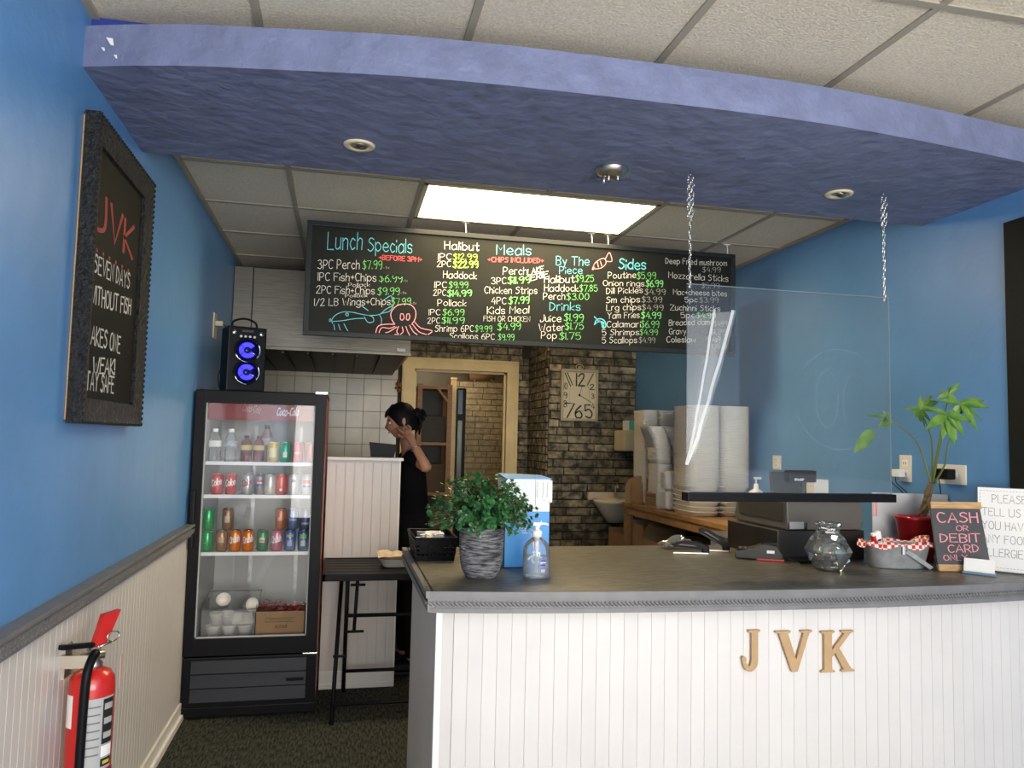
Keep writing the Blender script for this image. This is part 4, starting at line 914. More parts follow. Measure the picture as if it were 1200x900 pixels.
# ============================================================ MONITOR + DESK BEHIND HALF WALL
t = thing('prep_desk', 'narrow dark desk hidden behind the white half wall', 'desk', (.1, 5.0, 0))
B('desk_top', M['charcoal'], t, (-.06, .25, 4.775, 5.05, 1.02, 1.05))
for x in (-.04, .22):
    for y in (4.80, 5.02): B('leg', M['charcoal'], t, (x-.015, x+.015, y-.015, y+.015, 0, 1.02))
t = thing('monitor', 'black monitor back showing above the white half wall by the person', 'monitor', (.24, 4.88, 1.05))
mb = MB(); a0, a1 = at(434, 518, Y=4.88), at(462, 521, Y=4.88); mb.prism([(a0.x+.02, 4.88, 1.20), (a1.x-.03, 4.88, 1.20), (a1.x+.02, 4.90, a1.z), (a0.x-.005, 4.90, a0.z)], (0, .022, 0)); mb.build('screen_shell', M['black'], t)
B('stand', M['black'], t, (.18, .22, 4.885, 4.91, 1.06, 1.25)); B('foot', M['black'], t, (.13, .25, 4.85, 4.95, 1.0505, 1.062), c=.003)
# ============================================================ CLOCK
a0, a1 = at(658, 432, Y=YB-.04), at(700, 494, Y=YB-.04)
x0, x1, z0, z1 = a0.x, a1.x, a1.z, a0.z
t = thing('wall_clock', 'tall rectangular cream clock hanging on the dark brick wall', 'clock', ((x0+x1)/2, YB, z0)); cxx, czz = (x0+x1)/2, (z0+z1)/2
yc = YB-.055
B('case', M['clockframe'], t, (x0, x1, yc, YB-.014, z1-.022, z1), (x0, x1, yc, YB-.014, z0, z0+.022), (x0, x0+.022, yc+.001, YB-.014, z0+.018, z1-.018), (x1-.022, x1, yc+.001, YB-.014, z0+.018, z1-.018), c=.002)
B('face', M['clockface'], t, (x0+.015, x1-.015, yc+.015, yc+.02, z0+.015, z1-.015))
mb = MB(); mb.tube([(cxx+.095*math.cos(a), yc+.0135, czz+.148*math.sin(a)) for a in [k*2*PI/36 for k in range(36)]], .0018, 5, closed=True); mb.build('oval_ring', M['clockframe'], t)
def cs(strokes, wd_): mb = MB(); ribbon(mb, strokes, lambda x, z: Vector((x, yc+.0135, z)), wd_); return mb
def cn(text, x, z, w_, h_, sk=0, wd_=.011):
    st, W = layout(text); cs([[(x+px*w_/W+sk*py, z+py*h_) for px, py in s] for s in st], wd_).build('numeral', M['ink'], t)
cn('12', cxx-.03, z1-.145, .075, .105, 0, .013); cn('6', cxx-.036, z0+.03, .062, .105, 0, .014); cn('5', cxx+.065, z0+.03, .06, .115, -.015, .013); cn('7', x0+.03, z0+.03, .075, .125, .02, .014)
cn('10', x0+.026, czz+.05, .030, .055, 0, .006); cn('9', x0+.026, czz-.03, .028, .05, 0, .007); cn('8', x0+.026, czz-.11, .030, .06, 0, .007); cn('2', x1-.075, czz+.055, .04, .045, 0, .008); cn('3', x1-.058, czz-.025, .024, .04, 0, .007); cn('4', x1-.06, czz-.12, .03, .05, 0, .007)
cs([[(x0+.035, z1-.04), (x0+.085, z1-.15)], [(x0+.055, z1-.035), (x0+.105, z1-.14)], [(x1-.045, z1-.035), (x1-.10, z1-.14)]], .009).build('hour_mark', M['ink'], t)
cs([[(cxx, czz), (cxx+.028, czz+.095)]], .004).build('hand', M['ink'], t); cs([[(cxx, czz), (cxx+.11, czz-.06)]], .006).build('hand', M['ink'], t)
mb = MB(); mb.lathe([(.011, 0), (.009, .004), (0, .005)], (cxx, yc+.014, czz), axis='Y', seg=12); mb.build('hand_hub', M['ink'], t)
mb = MB(); mb.tube([(cxx+.035*math.cos(a)-.0, YB-.035, z1+.022+.022*math.sin(a)) for a in [k*2*PI/20 for k in range(20)]], .005, 6, closed=True); mb.box(cxx-.014, cxx+.014, YB-.045, YB-.025, z1, z1+.03, c=.004); mb.build('crown_ring', M['clockframe'], t)

# ============================================================ SINK, DISPENSER
s0 = at(699, 586, Y=6.25); s1_ = at(740, 590, Y=6.25)
t = thing('wall_sink', 'cream porcelain wall sink below the clock, left of the side table', 'sink', (2.36, 6.33, .70)); zs = s0.z; sxc = s0.x+.20
mb = MB(); mb.lathe([(.0, -.20), (.07, -.195), (.12, -.13), (.19, -.03), (.20, 0), (.185, 0), (.165, -.02), (.10, -.10), (0, -.12)], (sxc, 6.33, zs), seg=28, sy=.95); mb.build('basin', M['porcelain'], t)
mb = MB(); mb.cyl((sxc, 6.33, 0), (sxc, 6.33, zs-.19), .03, 12); mb.build('waste_pipe', M['blackmat'], t)
mb = MB(); mb.tube(curl([(sxc+.05, 6.48, zs), (sxc+.05, 6.47, zs+.10), (sxc+.04, 6.40, zs+.13), (sxc+.03, 6.36, zs+.10)]), .012, 8); mb.build('tap', M['chrome'], t)
B('splash_back', M['porcelain'], t, (sxc-.19, sxc+.2, 6.50, 6.543, zs-.02, zs+.05), c=.006)
a0, a1 = at(731, 504, Y=6.3), at(746, 529, Y=6.3)
t = thing('soap_dispenser', 'cream soap dispenser on the wall above the sink, beside the containers', 'dispenser', (a0.x+.06, 6.40, a1.z))
mb = MB(); mb.box(a0.x, a0.x+.15, 6.30, 6.545, a1.z, a0.z, c=.02); mb.build('dispenser_body', M['almond'], t)
B('drip_tray', M['ink'], t, (a0.x+.03, a0.x+.10, 6.33, 6.40, a1.z-.06, a1.z-.045), (a0.x+.04, a0.x+.05, 6.36, 6.37, a1.z-.046, a1.z), (a0.x+.08, a0.x+.09, 6.36, 6.37, a1.z-.046, a1.z))
B('lock', M['ink'], t, (a0.x+.09, a0.x+.105, 6.298, 6.302, a1.z+.03, a1.z+.045))
t = thing('glove_box', 'small mint green and white box on top of the soap dispenser', 'box', (a0.x+.09, 6.35, a0.z))
B('carton', M['paper'], t, (a0.x+.035, a0.x+.15, 6.33, 6.42, a0.z+.001, a0.z+.085)); B('printed_side', M['teal'], t, (a0.x+.06, a0.x+.151, 6.3285, 6.331, a0.z+.002, a0.z+.084))

# ============================================================ SIDE TABLE + CONTAINERS
TT = 1.0; TX0, TX1, TY0, TY1 = 2.125, XR-.006, 3.93, 5.62
t = thing('side_table', 'brown wooden side table along the right wall holding foam containers', 'table', ((TX0+TX1)/2, (TY0+TY1)/2, 0))
B('table_top', M['shelfwood'], t, (TX0, TX1, TY0, TY1, TT-.03, TT), c=.003); B('apron', M['shelfwood'], t, (TX0+.01, TX0+.03, TY0+.02, TY1-.02, TT-.085, TT-.03))
for x in (TX0+.035, TX1-.04):
    for y in (TY0+.04, TY1-.04): B('leg', M['shelfwood'], t, (x-.028, x+.028, y-.028, y+.028, 0, TT-.03))
B('lower_shelf', M['shelfwood'], t, (TX0+.01, TX1, TY0+.01, TY1-.01, .60, .625)); B('back_board', M['blackmat'], t, (TX1-.008, TX1-.002, TY0+.06, TY1-.06, .65, TT-.05))
def clam(L, D, H):
    """an open nested clamshell: two shallow trays joined at a hinge, rims flared"""
    mb = MB()
    for s in (-1, 1):
        cx_ = s*L/4; a, b_ = L/4-.004, D/2; n = 20; q = []
        pr = [(.80, 0), (.86, .001), (.96, H-.004), (1.0, H), (1.0, H+.003), (.955, H+.003), (.84, .006), (.0, .006)]
        mb.lathe([(r_*1.0, z) for r_, z in pr], (cx_, 0, 0), seg=24, sx=a, sy=b_, n=8)
    mb.box(-.006, .006, -D/2*.9, D/2*.9, H-.002, H+.001); return mb
def stack(label, x, y, z, L, D, n, pitch, group, lean=0, H=.032, rz=0, tilt=0, m='foam'):
    r0 = thing('foam_container', label, 'food container', (x, y, z+.0006), rz, group)
    clam(L, D, H).build('open_tray', M[m], r0, False)
    for k in range(1, n):
        lb = label if n > 6 else ORD[k]+' '+label
        if k == n-1 and n > 6: lb = 'topmost '+label
        dup(r0, (x+lean*(k/n)**2*n*pitch+rnd.uniform(-.0012, .0012), y+rnd.uniform(-.001, .001), z+.0006+k*pitch), rz, label=lb)
    r0['label'] = 'lowest '+label
    return r0
ORD = ['lowest', 'second', 'third', 'fourth', 'fifth']
g_ = 'nested foam containers on the side table'
stack('white foam clamshell in the bottom layers of the widest stack', 2.345, 4.61, TT, .42, .33, 5, .0305, g_, H=.0295)
stack('white foam clamshell in the tall double stack nearest the cash register', 2.345, 4.61, TT+.155, .41, .32, 44, .0118, g_+' tall front stack')
stack('white foam clamshell in the tall far stack against the teal wall', 2.29, 5.42, TT, .25, .24, 54, .0125, g_+' tall rear stack', H=.03)
stack('cream foam clamshell in the lower middle stack behind the tray standing on edge', 2.255, 5.06, TT, .25, .22, 23, .0125, g_+' middle stack')
stack('cream foam clamshell in the leaning curved stack on top of the middle stack', 2.245, 5.06, TT+.31, .245, .21, 19, .0125, g_+' curved upper stack', lean=-.28)
# a short row of containers standing on edge
r0 = thing('foam_container', 'white foam clamshell standing on edge in front of the middle stack', 'food container', (2.24, 4.72, TT+.13), 0, 'foam containers standing on edge')
clam(.27, .09, .03).build('open_tray', M['foam'], r0, False); r0.rotation_euler = (0, R(90), 0); r0.location = (2.145, 4.90, TT+.137)
for k in range(1, 9): dup(r0, (2.145+k*.014, 4.90, TT+.137), label='white foam clamshell standing on edge, %s from the left in the short row' % ['', 'second', 'third', 'fourth', 'fifth', 'sixth', 'seventh', 'eighth', 'ninth'][k])
r0['label'] = 'white foam clamshell standing on edge, leftmost in the short row'
# cardboard carry trays
p = Vector((2.20, 5.44, TT)); t = thing('carry_tray', 'brown cardboard carrier with rounded end flaps at the far end of the side table', 'carrier', (2.17, 5.36, TT))
t.location = (2.125, 5.50, TT)
def flap(x, y, w_, h_, dx, dy, name):
    pts = [(-w_/2, 0)]+[(-w_/2*math.cos(R(a)) if a else -w_/2, h_*.62+h_*.38*math.sin(R(a))) for a in range(0, 181, 20)]+[(w_/2, 0)]
    mb = MB(); d = Vector((dx, dy, 0)).normalized(); nn = Vector((-d.y, d.x, 0))
    mb.prism([Vector((x, y, TT+.001))+d*u+Vector((0, 0, v)) for u, v in pts], nn*.004); return mb.build(name, M['card'], t)
flap(2.165, 5.36, .20, .21, .45, -1, 'end_flap'); flap(2.265, 5.34, .20, .22, 1, .1, 'side_flap'); flap(2.18, 5.46, .2, .2, 1, .15, 'side_flap')
B('carrier_base', M['card'], t, (2.13, 2.34, 5.32, 5.50, TT+.001, TT+.02))
for k in range(3):
    tt = thing('cardboard_box_flat', ['folded brown cardboard pad at the bottom of the little pile', 'folded brown cardboard pad in the middle of the little pile', 'folded brown cardboard pad on top of the little pile'][k], 'cardboard', (2.2, 5.0, TT+.001+k*.036), 0, 'folded cardboard on the side table')
    B('panel', M['card'], tt, (2.128+k*.002, 2.20, 5.0, 5.18, TT+.001+k*.036, TT+.016+k*.036), (2.128, 2.20+k*.003, 5.0, 5.18, TT+.018+k*.036, TT+.035+k*.036), c=.002)
# boxes under the table
def carton(label, x0, x1, y0, y1, z, h, prn=None):
    t = thing('cardboard_box', label, 'box', ((x0+x1)/2, (y0+y1)/2, z), 0, 'cartons under the side table'); k = .004
    B('carton_wall', M['card'], t, (x0, x1, y0, y0+k, z+.001, z+h*.8), (x0, x1, y1-k, y1, z+.001, z+h), (x0, x0+k, y0, y1, z+.001, z+h*.9), (x1-k, x1, y0, y1, z+.001, z+h), (x0, x1, y0, y1, z+.001, z+k))
    mb = MB(); mb.prism([(x0, y0, z+h*.8), (x0+.05, y0, z+h), (x0+.09, y0, z+h*.86), (x1, y0, z+h*.8)], (0, k, 0)); mb.build('flap', M['card'], t)
    if prn: write(t, prn, M['ink'], ((x0+x1)/2+.01, y0-.001, z+.03), ((x0+x1)/2+.05, y0-.001, z+.03), Vector((0, 0, .045)), .2)
    return t
carton('open brown carton with a dark mark on the lower shelf of the side table', 2.15, 2.56, 4.95, 5.25, .625, .16, 'X')
carton('low brown carton at the near end of the side table lower shelf', 2.16, 2.50, 4.15, 4.60, .625, .12)
carton('tall brown carton at the far end of the side table lower shelf', 2.17, 2.5, 5.30, 5.52, .625, .25)
t = carton('brown open carton standing by the sink beyond the side table', 2.17, 2.33, 5.70, 6.05, .50, .26); t['group'] = 'cartons under the side table'
t = thing('stool', 'small wooden stool under the carton by the sink', 'stool', (2.25, 5.87, 0)); B('seat', M['wood'], t, (2.15, 2.35, 5.68, 6.07, .475, .499))
for x in (2.17, 2.33):
    for y in (5.71, 6.04): B('leg', M['wood'], t, (x-.013, x+.013, y-.013, y+.013, 0, .475))
rr = random.Random(8)
for k in range(3):
    t = thing('jar', ['dark glass jar on the side table lower shelf, nearest the table leg', 'grey lidded jar between two dark jars on the lower shelf', 'green lidded jar on the lower shelf by the wall'][k], 'jar', (2.2+k*.085, 4.78, .625), 0, 'jars on the lower shelf')
    mb = MB(); mb.lathe([(0, 0), (.032, 0), (.036, .01), (.036, .09), (.028, .10)], (2.2+k*.085, 4.78, .6255), seg=16); mb.build('jar_body', colm('jar%d' % k, [(.03, .03, .03), (.10, .10, .09), (.04, .09, .05)][k]), t)
    mb = MB(); mb.lathe([(.031, .10), (.031, .125), (0, .127)], (2.2+k*.085, 4.78, .6255), seg=16); mb.build('lid', colm('lid%d' % k, [(.4, .38, .35), (.25, .27, .25), (.06, .25, .12)][k]), t)
# ============================================================ BACK ROOM THINGS
t = thing('wood_shelving', 'tall timber shelving rack seen through the doorway', 'shelving', (.95, 8.4, 0))
for x in (.80, 1.12):
    for y in (8.2, 8.6): B('post', M['wood'], t, (x-.025, x+.025, y-.025, y+.025, 0, 2.03))
for z in (.35, .85, 1.38, 1.98): B('shelf_board', M['wood'], t, (.78, 1.14, 8.18, 8.62, z, z+.03))
B('back_sheet', M['charcoal'], t, (.775, 1.145, 8.63, 8.64, 0, 2.0))
mb = MB(); mb.prism([(.98, 8.17, 1.98), (1.01, 8.17, 1.98), (1.14, 8.17, 1.82), (1.14, 8.17, 1.78)], (0, .02, 0)); mb.build('brace', M['wood'], t)
for i, (z, w0, h, c_, lb_) in enumerate([(1.41, .25, .28, (.06, .055, .05), 'dark storage box on the upper timber shelf'), (.88, .27, .30, (.10, .07, .04), 'brown storage box on the middle timber shelf'), (.38, .26, .3, (.16, .11, .05), 'tan storage box on the low timber shelf')]):
    o = B('storage_box', colm('sbox%d' % i, c_, .8), None, (.835, .835+w0, 8.24, 8.55, z+.001, z+h), c=.01); tag(o, lb_, 'box')
t = thing('jamb_board', 'cream timber post beside the timber shelving in the back room', 'post', (1.19, 8.3, 0)); B('post_board', M['cream'], t, (1.15, 1.205, 8.28, 8.33, 0, 2.1)); B('cap_block', M['cream'], t, (1.145, 1.21, 8.275, 8.335, 2.1, 2.12))
t = thing('back_room_fridge', 'narrow black fridge edge in front of the whitewashed bricks', 'fridge', (1.26, 8.45, 0)); B('cabinet', M['black'], t, (1.21, 1.30, 8.2, 8.7, .05, 2.0), c=.006); B('base', M['black'], t, (1.22, 1.29, 8.22, 8.68, 0, .05)); B('glass_side', mat('olive lit glass', (.10, .12, .05), .2), t, (1.216, 1.262, 8.195, 8.2, .5, 1.65)); B('top_sign', colm('dim blue sign', (.04, .10, .16)), t, (1.214, 1.262, 8.194, 8.2, 1.72, 1.98))
t = thing('duct_junk', 'dim pale shapes under the back room ceiling above the whitewashed bricks', 'ductwork', (1.65, 8.94, 2.135)); mb = MB(); mb.tube([(1.45, 8.95, 2.19), (1.6, 8.95, 2.2), (1.75, 8.95, 2.21)], .05, 10); mb.build('duct', M['card'], t); B('bracket', M['card'], t, (1.5, 1.52, 8.92, 8.98, 2.131, 2.16), (1.7, 1.72, 8.92, 8.98, 2.131, 2.17), c=.002)
# leaf ornament hanging on the door trim
p = at(467, 452, Y=YD-.05); t = thing('dried_bunch', 'small dried orange bunch hanging at the left of the doorway trim', 'ornament', (p.x, p.y, p.z+.03)); mb = MB(); rr = random.Random(2)
for k in range(16): mb.ell((p.x+rr.uniform(-.02, .025), p.y+rr.uniform(-.015, .015), p.z+rr.uniform(-.05, .04)), .012, .008, .016, 6, 5)
mb.build('bunch', colm('dried orange', (.25, .09, .03)), t); mb = MB(); mb.tube([(p.x, p.y, p.z+.03), (p.x-.0, p.y+.02, p.z+.10)], .003, 5); mb.build('string', M['card'], t)
# ============================================================ PERSON
def skinned(name, pts, edges, rad, m, parent, sub=2):
    me = bpy.data.meshes.new(name); off = parent.location if parent else Vector()
    me.from_pydata([tuple(Vector(p)-off) for p in pts], edges, []); me.materials.append(m)
    o = bpy.data.objects.new(name, me); COL.objects.link(o)
    if parent: o.parent = parent
    md = o.modifiers.new('skin', 'SKIN'); md.use_smooth_shade = True
    for i, r_ in enumerate(rad): me.skin_vertices[0].data[i].radius = r_ if isinstance(r_, tuple) else (r_, r_)
    me.skin_vertices[0].data[0].use_root = True
    s_ = o.modifiers.new('sub', 'SUBSURF'); s_.levels = sub; s_.render_levels = sub
    dg = bpy.context.evaluated_depsgraph_get(); ev = o.evaluated_get(dg); nm = bpy.data.meshes.new_from_object(ev)
    o.modifiers.clear(); o.data = nm
    if not nm.materials: nm.materials.append(m)
    nm.polygons.foreach_set('use_smooth', [True]*len(nm.polygons)); return o
pr = thing('person', 'person in black tee and trousers seen from the side, hand raised to the face', 'person', (.44, 4.98, 0))
J = dict(pel=(.455, 4.98, .86), sp=(.465, 4.98, 1.04), ch=(.455, 4.98, 1.22), nb=(.425, 4.98, 1.385), nk=(.402, 4.98, 1.455), hd=(.385, 4.98, 1.52),
         hl=(.455, 4.90, .80), kl=(.46, 4.89, .44), al=(.48, 4.89, .075), tl=(.38, 4.88, .035),
         hr=(.455, 5.06, .80), kr=(.43, 5.07, .44), ar=(.44, 5.07, .075), tr=(.34, 5.08, .035),
         sl=(.445, 4.82, 1.345), el=(.517, 4.66, 1.262), wl=(.425, 4.72, 1.425), pl=(.405, 4.755, 1.470),
         sr=(.435, 5.14, 1.335), er=(.37, 5.20, 1.12), wr=(.22, 5.12, 1.17), ph=(.15, 5.09, 1.18))
K = list(J); E_ = [('pel', 'sp'), ('sp', 'ch'), ('ch', 'nb'), ('nb', 'nk'), ('nk', 'hd'), ('pel', 'hl'), ('hl', 'kl'), ('kl', 'al'), ('al', 'tl'), ('pel', 'hr'), ('hr', 'kr'), ('kr', 'ar'), ('ar', 'tr'), ('ch', 'sl'), ('sl', 'el'), ('el', 'wl'), ('wl', 'pl'), ('ch', 'sr'), ('sr', 'er'), ('er', 'wr'), ('wr', 'ph')]
RD = dict(pel=(.08, .08), sp=(.07, .08), ch=(.088, .115), nb=.05, nk=.042, hd=.045, hl=.078, kl=.052, al=.034, tl=.02, hr=.078, kr=.052, ar=.034, tr=.02, sl=.048, el=.036, wl=.025, pl=(.032, .020), sr=.048, er=.036, wr=.025, ph=(.032, .020))
body = skinned('body', [J[k] for k in K], [(K.index(a), K.index(b_)) for a, b_ in E_], [RD[k] for k in K], M['skin'], pr)
def sub(name, ks, es, scale, m, extra=None):
    P = [J[k] if isinstance(k, str) else k[0] for k in ks]; rd = []
    for k in ks:
        r_ = RD[k] if isinstance(k, str) else k[1]; rd.append(tuple(x*scale for x in r_) if isinstance(r_, tuple) else r_*scale)
    return skinned(name, P, es, rd, m, pr)
mid = lambda a, b_, f: tuple(Vector(J[a]).lerp(Vector(J[b_]), f))
sub('tee_shirt', ['ch', 'sp', ((.458, 4.98, .72), (.135, .125)), ((.432, 4.98, 1.360), .048), 'sl', (mid('sl', 'el', .66), .056), 'sr', (mid('sr', 'er', .66), .056)], [(0, 1), (1, 2), (0, 3), (0, 4), (4, 5), (0, 6), (6, 7)], 1.3, M['cloth'])
sub('trousers', ['pel', 'hl', 'kl', 'al', 'hr', 'kr', 'ar', ((.46, 4.98, 1.02), (.10, .11))], [(0, 1), (1, 2), (2, 3), (0, 4), (4, 5), (5, 6), (0, 7)], 1.3, M['cloth'])
for a_, b_ in (('al', 'tl'), ('ar', 'tr')):
    A_, B_ = Vector(J[a_]), Vector(J[b_]); mb = MB(); c_ = (A_+B_)/2; mb.ell((c_.x, c_.y, .046), .125, .046, .045, 16, 8); o = mb.build('shoe', M['black'], pr)
    mb = MB(); mb.box(c_.x-.115, c_.x+.115, c_.y-.04, c_.y+.04, 0.001, .018, c=.008); mb.build('sole', M['ink'], o)
# head with a face looking to -X, tilted down
hc = Vector((.375, 4.98, 1.555)); HR = Matrix.Rotation(R(-12), 3, 'Y')
mb = MB(); seg, rg = 28, 20; vs = []
for i in range(rg+1):
    ph = PI*i/rg
    for k in range(seg):
        th = 2*PI*k/seg; u = Vector((-math.sin(ph)*math.cos(th), math.sin(ph)*math.sin(th), math.cos(ph)))
        p = Vector((u.x*.092, u.y*.070, u.z*.108)); f = max(0, -u.x)     # front factor
        if u.z < 0: p.y *= 1-.30*(-u.z)**1.3; p.x += -.006*(-u.z)*f; p.x *= 1-.12*(-u.z)*(1-f)
        if f > .5: p.x = -min(-p.x, .088)
        yy = abs(p.y)
        g = math.exp(-(yy/.011)**2)*math.exp(-((p.z+.022)/.017)**2); p.x -= .024*g*(f > .4)              # nose
        g = math.exp(-(yy/.011)**2)*math.exp(-((p.z-.002)/.018)**2); p.x -= .009*g*(f > .4)
        g = math.exp(-((yy-.028)/.014)**2)*math.exp(-((p.z-.004)/.012)**2); p.x += .008*g*(f > .4)      # eye socket
        g = math.exp(-(yy/.02)**2)*math.exp(-((p.z+.055)/.009)**2); p.x -= .006*g*(f > .4)               # lips
        g = math.exp(-(yy/.022)**2)*math.exp(-((p.z+.090)/.014)**2); p.x -= .012*g                        # chin
        vs.append(hc+HR @ p)
mb.add(vs, [(i*seg+k, (i+1)*seg+k, (i+1)*seg+(k+1) % seg, i*seg+(k+1) % seg) for i in range(rg) for k in range(seg)], True)
hd = mb.build('head', M['skin'], pr)
H_ = lambda x, y, z: hc+HR @ Vector((x, y, z))
for s_ in (-1, 1):
    mb = MB(); mb.ell(H_(-.0775, s_*.029, .003), .008, .009, .006, 10, 8); e = mb.build('eye', M['paper'], hd)
    mb = MB(); mb.ell(H_(-.0845, s_*.029, .001), .004, .005, .005, 8, 6); mb.build('iris', M['ink'], hd)
    mb = MB(); mb.tube([H_(-.086, s_*.014, .022), H_(-.087, s_*.03, .026), H_(-.078, s_*.045, .021)], .003, 5); mb.build('eyebrow', M['hair'], hd)
    mb = MB(); mb.ell(H_(.008, s_*.072, -.005), .016, .008, .028, 10, 8); mb.build('ear', M['skin'], hd)
mb = MB(); mb.tube([H_(-.088, -.018, -.056), H_(-.0955, 0, -.054), H_(-.088, .018, -.056)], [.003, .0045, .003], 6); mb.build('mouth', colm('lips', (.32, .08, .07)), hd)
# hair: cap, fringe, bun and loose strands
mb = MB(); vs = []; seg, rg = 28, 14
for i in range(rg+1):
    for k in range(seg):
        th = 2*PI*k/seg; front = max(0, math.cos(th)); lim = R(126)-front*R(64) ; ph = lim*i/rg
        u = Vector((-math.sin(ph)*math.cos(th), math.sin(ph)*math.sin(th), math.cos(ph)))
        b2 = 1+.05*math.sin(9*th)*math.sin(ph)**2*.6+.03*math.sin(23*th+i)
        vs.append(H_(u.x*.100*b2+.008, u.y*.080*b2, u.z*.120*b2+.003))
mb.add(vs, [(i*seg+k, (i+1)*seg+k, (i+1)*seg+(k+1) % seg, i*seg+(k+1) % seg) for i in range(rg) for k in range(seg)], True)
hh = mb.build('hair', M['hair'], pr)
mb = MB(); rr = random.Random(5)
bc = Vector((.475, 4.97, 1.605)); mb.ell(bc, .038, .035, .042, 14, 10)
for k in range(26):
    a = rr.uniform(0, 2*PI); b_ = rr.uniform(-.9, .9); d = Vector((math.cos(a)*math.cos(b_), math.sin(a)*math.cos(b_), math.sin(b_)))
    mb.tube(curl([bc+d*.02, bc+d*.042, bc+d*rr.uniform(.045, .055)+Vector((.004, 0, -.012))]), [.007]*3+[.006]*3+[.002], 5)
for k in range(12):
    y_ = rr.uniform(-.03, .03); mb.tube(curl([bc+Vector((.0, y_, -.01)), bc+Vector((.018, y_, -.05)), bc+Vector((.0+rr.uniform(-.02, .015), y_, -.115+rr.uniform(-.02, .02)))]), [.008]*3+[.006]*3+[.002], 5)
for k in range(24):
    th = rr.uniform(-1, 1); mb.tube(curl([H_(-.02+.03*math.sin(th), th*.06, .115), H_(-.07, th*.062, .09), H_(-.096, th*.055, .045+rr.uniform(-.006, .006))]), [.006]*6+[.003], 5)
mb.build('bun_and_fringe', M['hair'], hh)
# hands: palms with five bent fingers
def hand(pw, pc, fdir, across, nrm, curlf, parent, nails=False):
    fdir, across, nrm = (Vector(v).normalized() for v in (fdir, across, nrm)); pc = Vector(pc)
    P = [Vector(pw), pc]; E2 = [(0, 1)]; RR = [.024, (.030, .017)]
    for k, (o_, L_) in enumerate([(-.030, .062), (-.010, .073), (.010, .068), (.029, .052)]):
        b0 = pc+across*o_+fdir*.022; a = 0; cur = b0; prev = 1; P.append(b0); E2.append((1, len(P)-1)); RR.append(.0095)
        for j, fr in enumerate((.42, .33, .25)):
            a += curlf*(.6 if j == 0 else 1); cur = cur+(fdir*math.cos(a)+nrm*math.sin(a))*L_*fr; P.append(cur); E2.append((len(P)-2, len(P)-1)); RR.append((.0088, .008, .0068)[j])
    b0 = pc-across*.03-fdir*.015; P.append(b0); E2.append((1, len(P)-1)); RR.append(.011)
    for d in ((-across*.6+fdir*.6+nrm*.4, .032), (-across*.15+fdir*.8+nrm*.5, .026)):
        P.append(P[-1]+d[0].normalized()*d[1]); E2.append((len(P)-2, len(P)-1)); RR.append(.009)
    return skinned('hand', P, E2, RR, M['skin'], parent, 1)
hand(J['wl'], (.400, 4.775, 1.480), (-.45, .35, .8), (.75, -.1, .35), (-.35, .9, -.1), R(50), pr)
hand(J['wr'], (.155, 5.095, 1.18), (-1, -.1, -.1), (0, 1, .1), (0, 0, -1), R(20), pr)
mb = MB(); c_ = Vector(J['wl']).lerp(Vector(J['el']), .22); ax = (Vector(J['el'])-Vector(J['wl'])).normalized(); a_ = ax.orthogonal().normalized(); b_ = ax.cross(a_)
mb.tube([c_+(a_*math.cos(q)+b_*math.sin(q))*.034 for q in [k*2*PI/18 for k in range(18)]], .0035, 6, closed=True); tag(mb.build('bracelet', M['satin'], pr), 'silver bracelet')
mb = MB(); mb.ell((.372, 4.762, 1.508), .006, .006, .006, 8, 6); mb.build('ring', M['satin'], pr)
# ============================================================ COUNTER
cf = curl([(.285, 2.395), (.6, 2.352), (1.0, 2.322), (1.4, 2.306), (1.75, 2.303), (2.1, 2.318), (2.35, 2.341), (2.598, 2.372)], 4)
CB = 3.355; CBR = 3.90
t = thing('service_counter', 'white beadboard service counter with a dark top and grey rope trim', 'counter', (1.45, 2.85, 0)); ctr = t
top = [(x, y+.004) for x, y in cf]+[(2.598, CBR), (1.93, CBR), (1.93, CB), (.285, CB)]
mb = MB(); mb.prism([(x, y, ZT-.02) for x, y in top], (0, 0, .02)); mb.build('countertop', M['counter'], t)
def offs(pl, d):
    out = []
    for i, p in enumerate(pl):
        a = Vector((*pl[max(0, i-1)], 0)); b_ = Vector((*pl[min(len(pl)-1, i+1)], 0)); tt = (b_-a).normalized(); out.append((p[0]-tt.y*d*-1*-1, p[1]+tt.x*d))
    return out
def band(pl, d0, d1, z0, z1, mbx):
    A, B_ = offs(pl, d0), offs(pl, d1); n = len(pl); vs = []
    for (a, b_) in zip(A, B_): vs += [(a[0], a[1], z0), (b_[0], b_[1], z0), (b_[0], b_[1], z1), (a[0], a[1], z1)]
    fs = []
    for i in range(n-1):
        for k in range(4): fs.append((4*i+k, 4*i+(k+1) % 4, 4*i+4+(k+1) % 4, 4*i+4+k))
    fs += [(0, 1, 2, 3), (4*n-4, 4*n-3, 4*n-2, 4*n-1)]; mbx.add(vs, fs)
mb = MB(); band(cf, -.002, .02, ZT-.062, ZT-.001, mb); band(cf, -.008, .01, ZT-.020, ZT+.001, mb); band(cf, -.006, .01, ZT-.064, ZT-.050, mb)
mb.box(.277, .295, cf[0][1]-.004, CB, ZT-.062, ZT); mb.box(.271, .29, cf[0][1]-.006, CB, ZT-.020, ZT+.001)
tm_ = mb.build('edge_trim', M['greytrim'], t)
mb = MB(); L_ = 0; step = .0135
for i in range(len(cf)-1):
    a, b_ = Vector((*cf[i], 0)), Vector((*cf[i+1], 0)); d = b_-a; l = d.length; u = d.normalized(); nn = Vector((u.y, -u.x, 0))
    while L_ < l:
        c_ = a+u*L_+nn*.0045; c_.z = ZT-.036; mb.tube([c_-u*.007+Vector((0, 0, .0065)), c_, c_+u*.007-Vector((0, 0, .0065))], [.003, .0052, .003], 5, cap=False); L_ += step
    L_ -= l
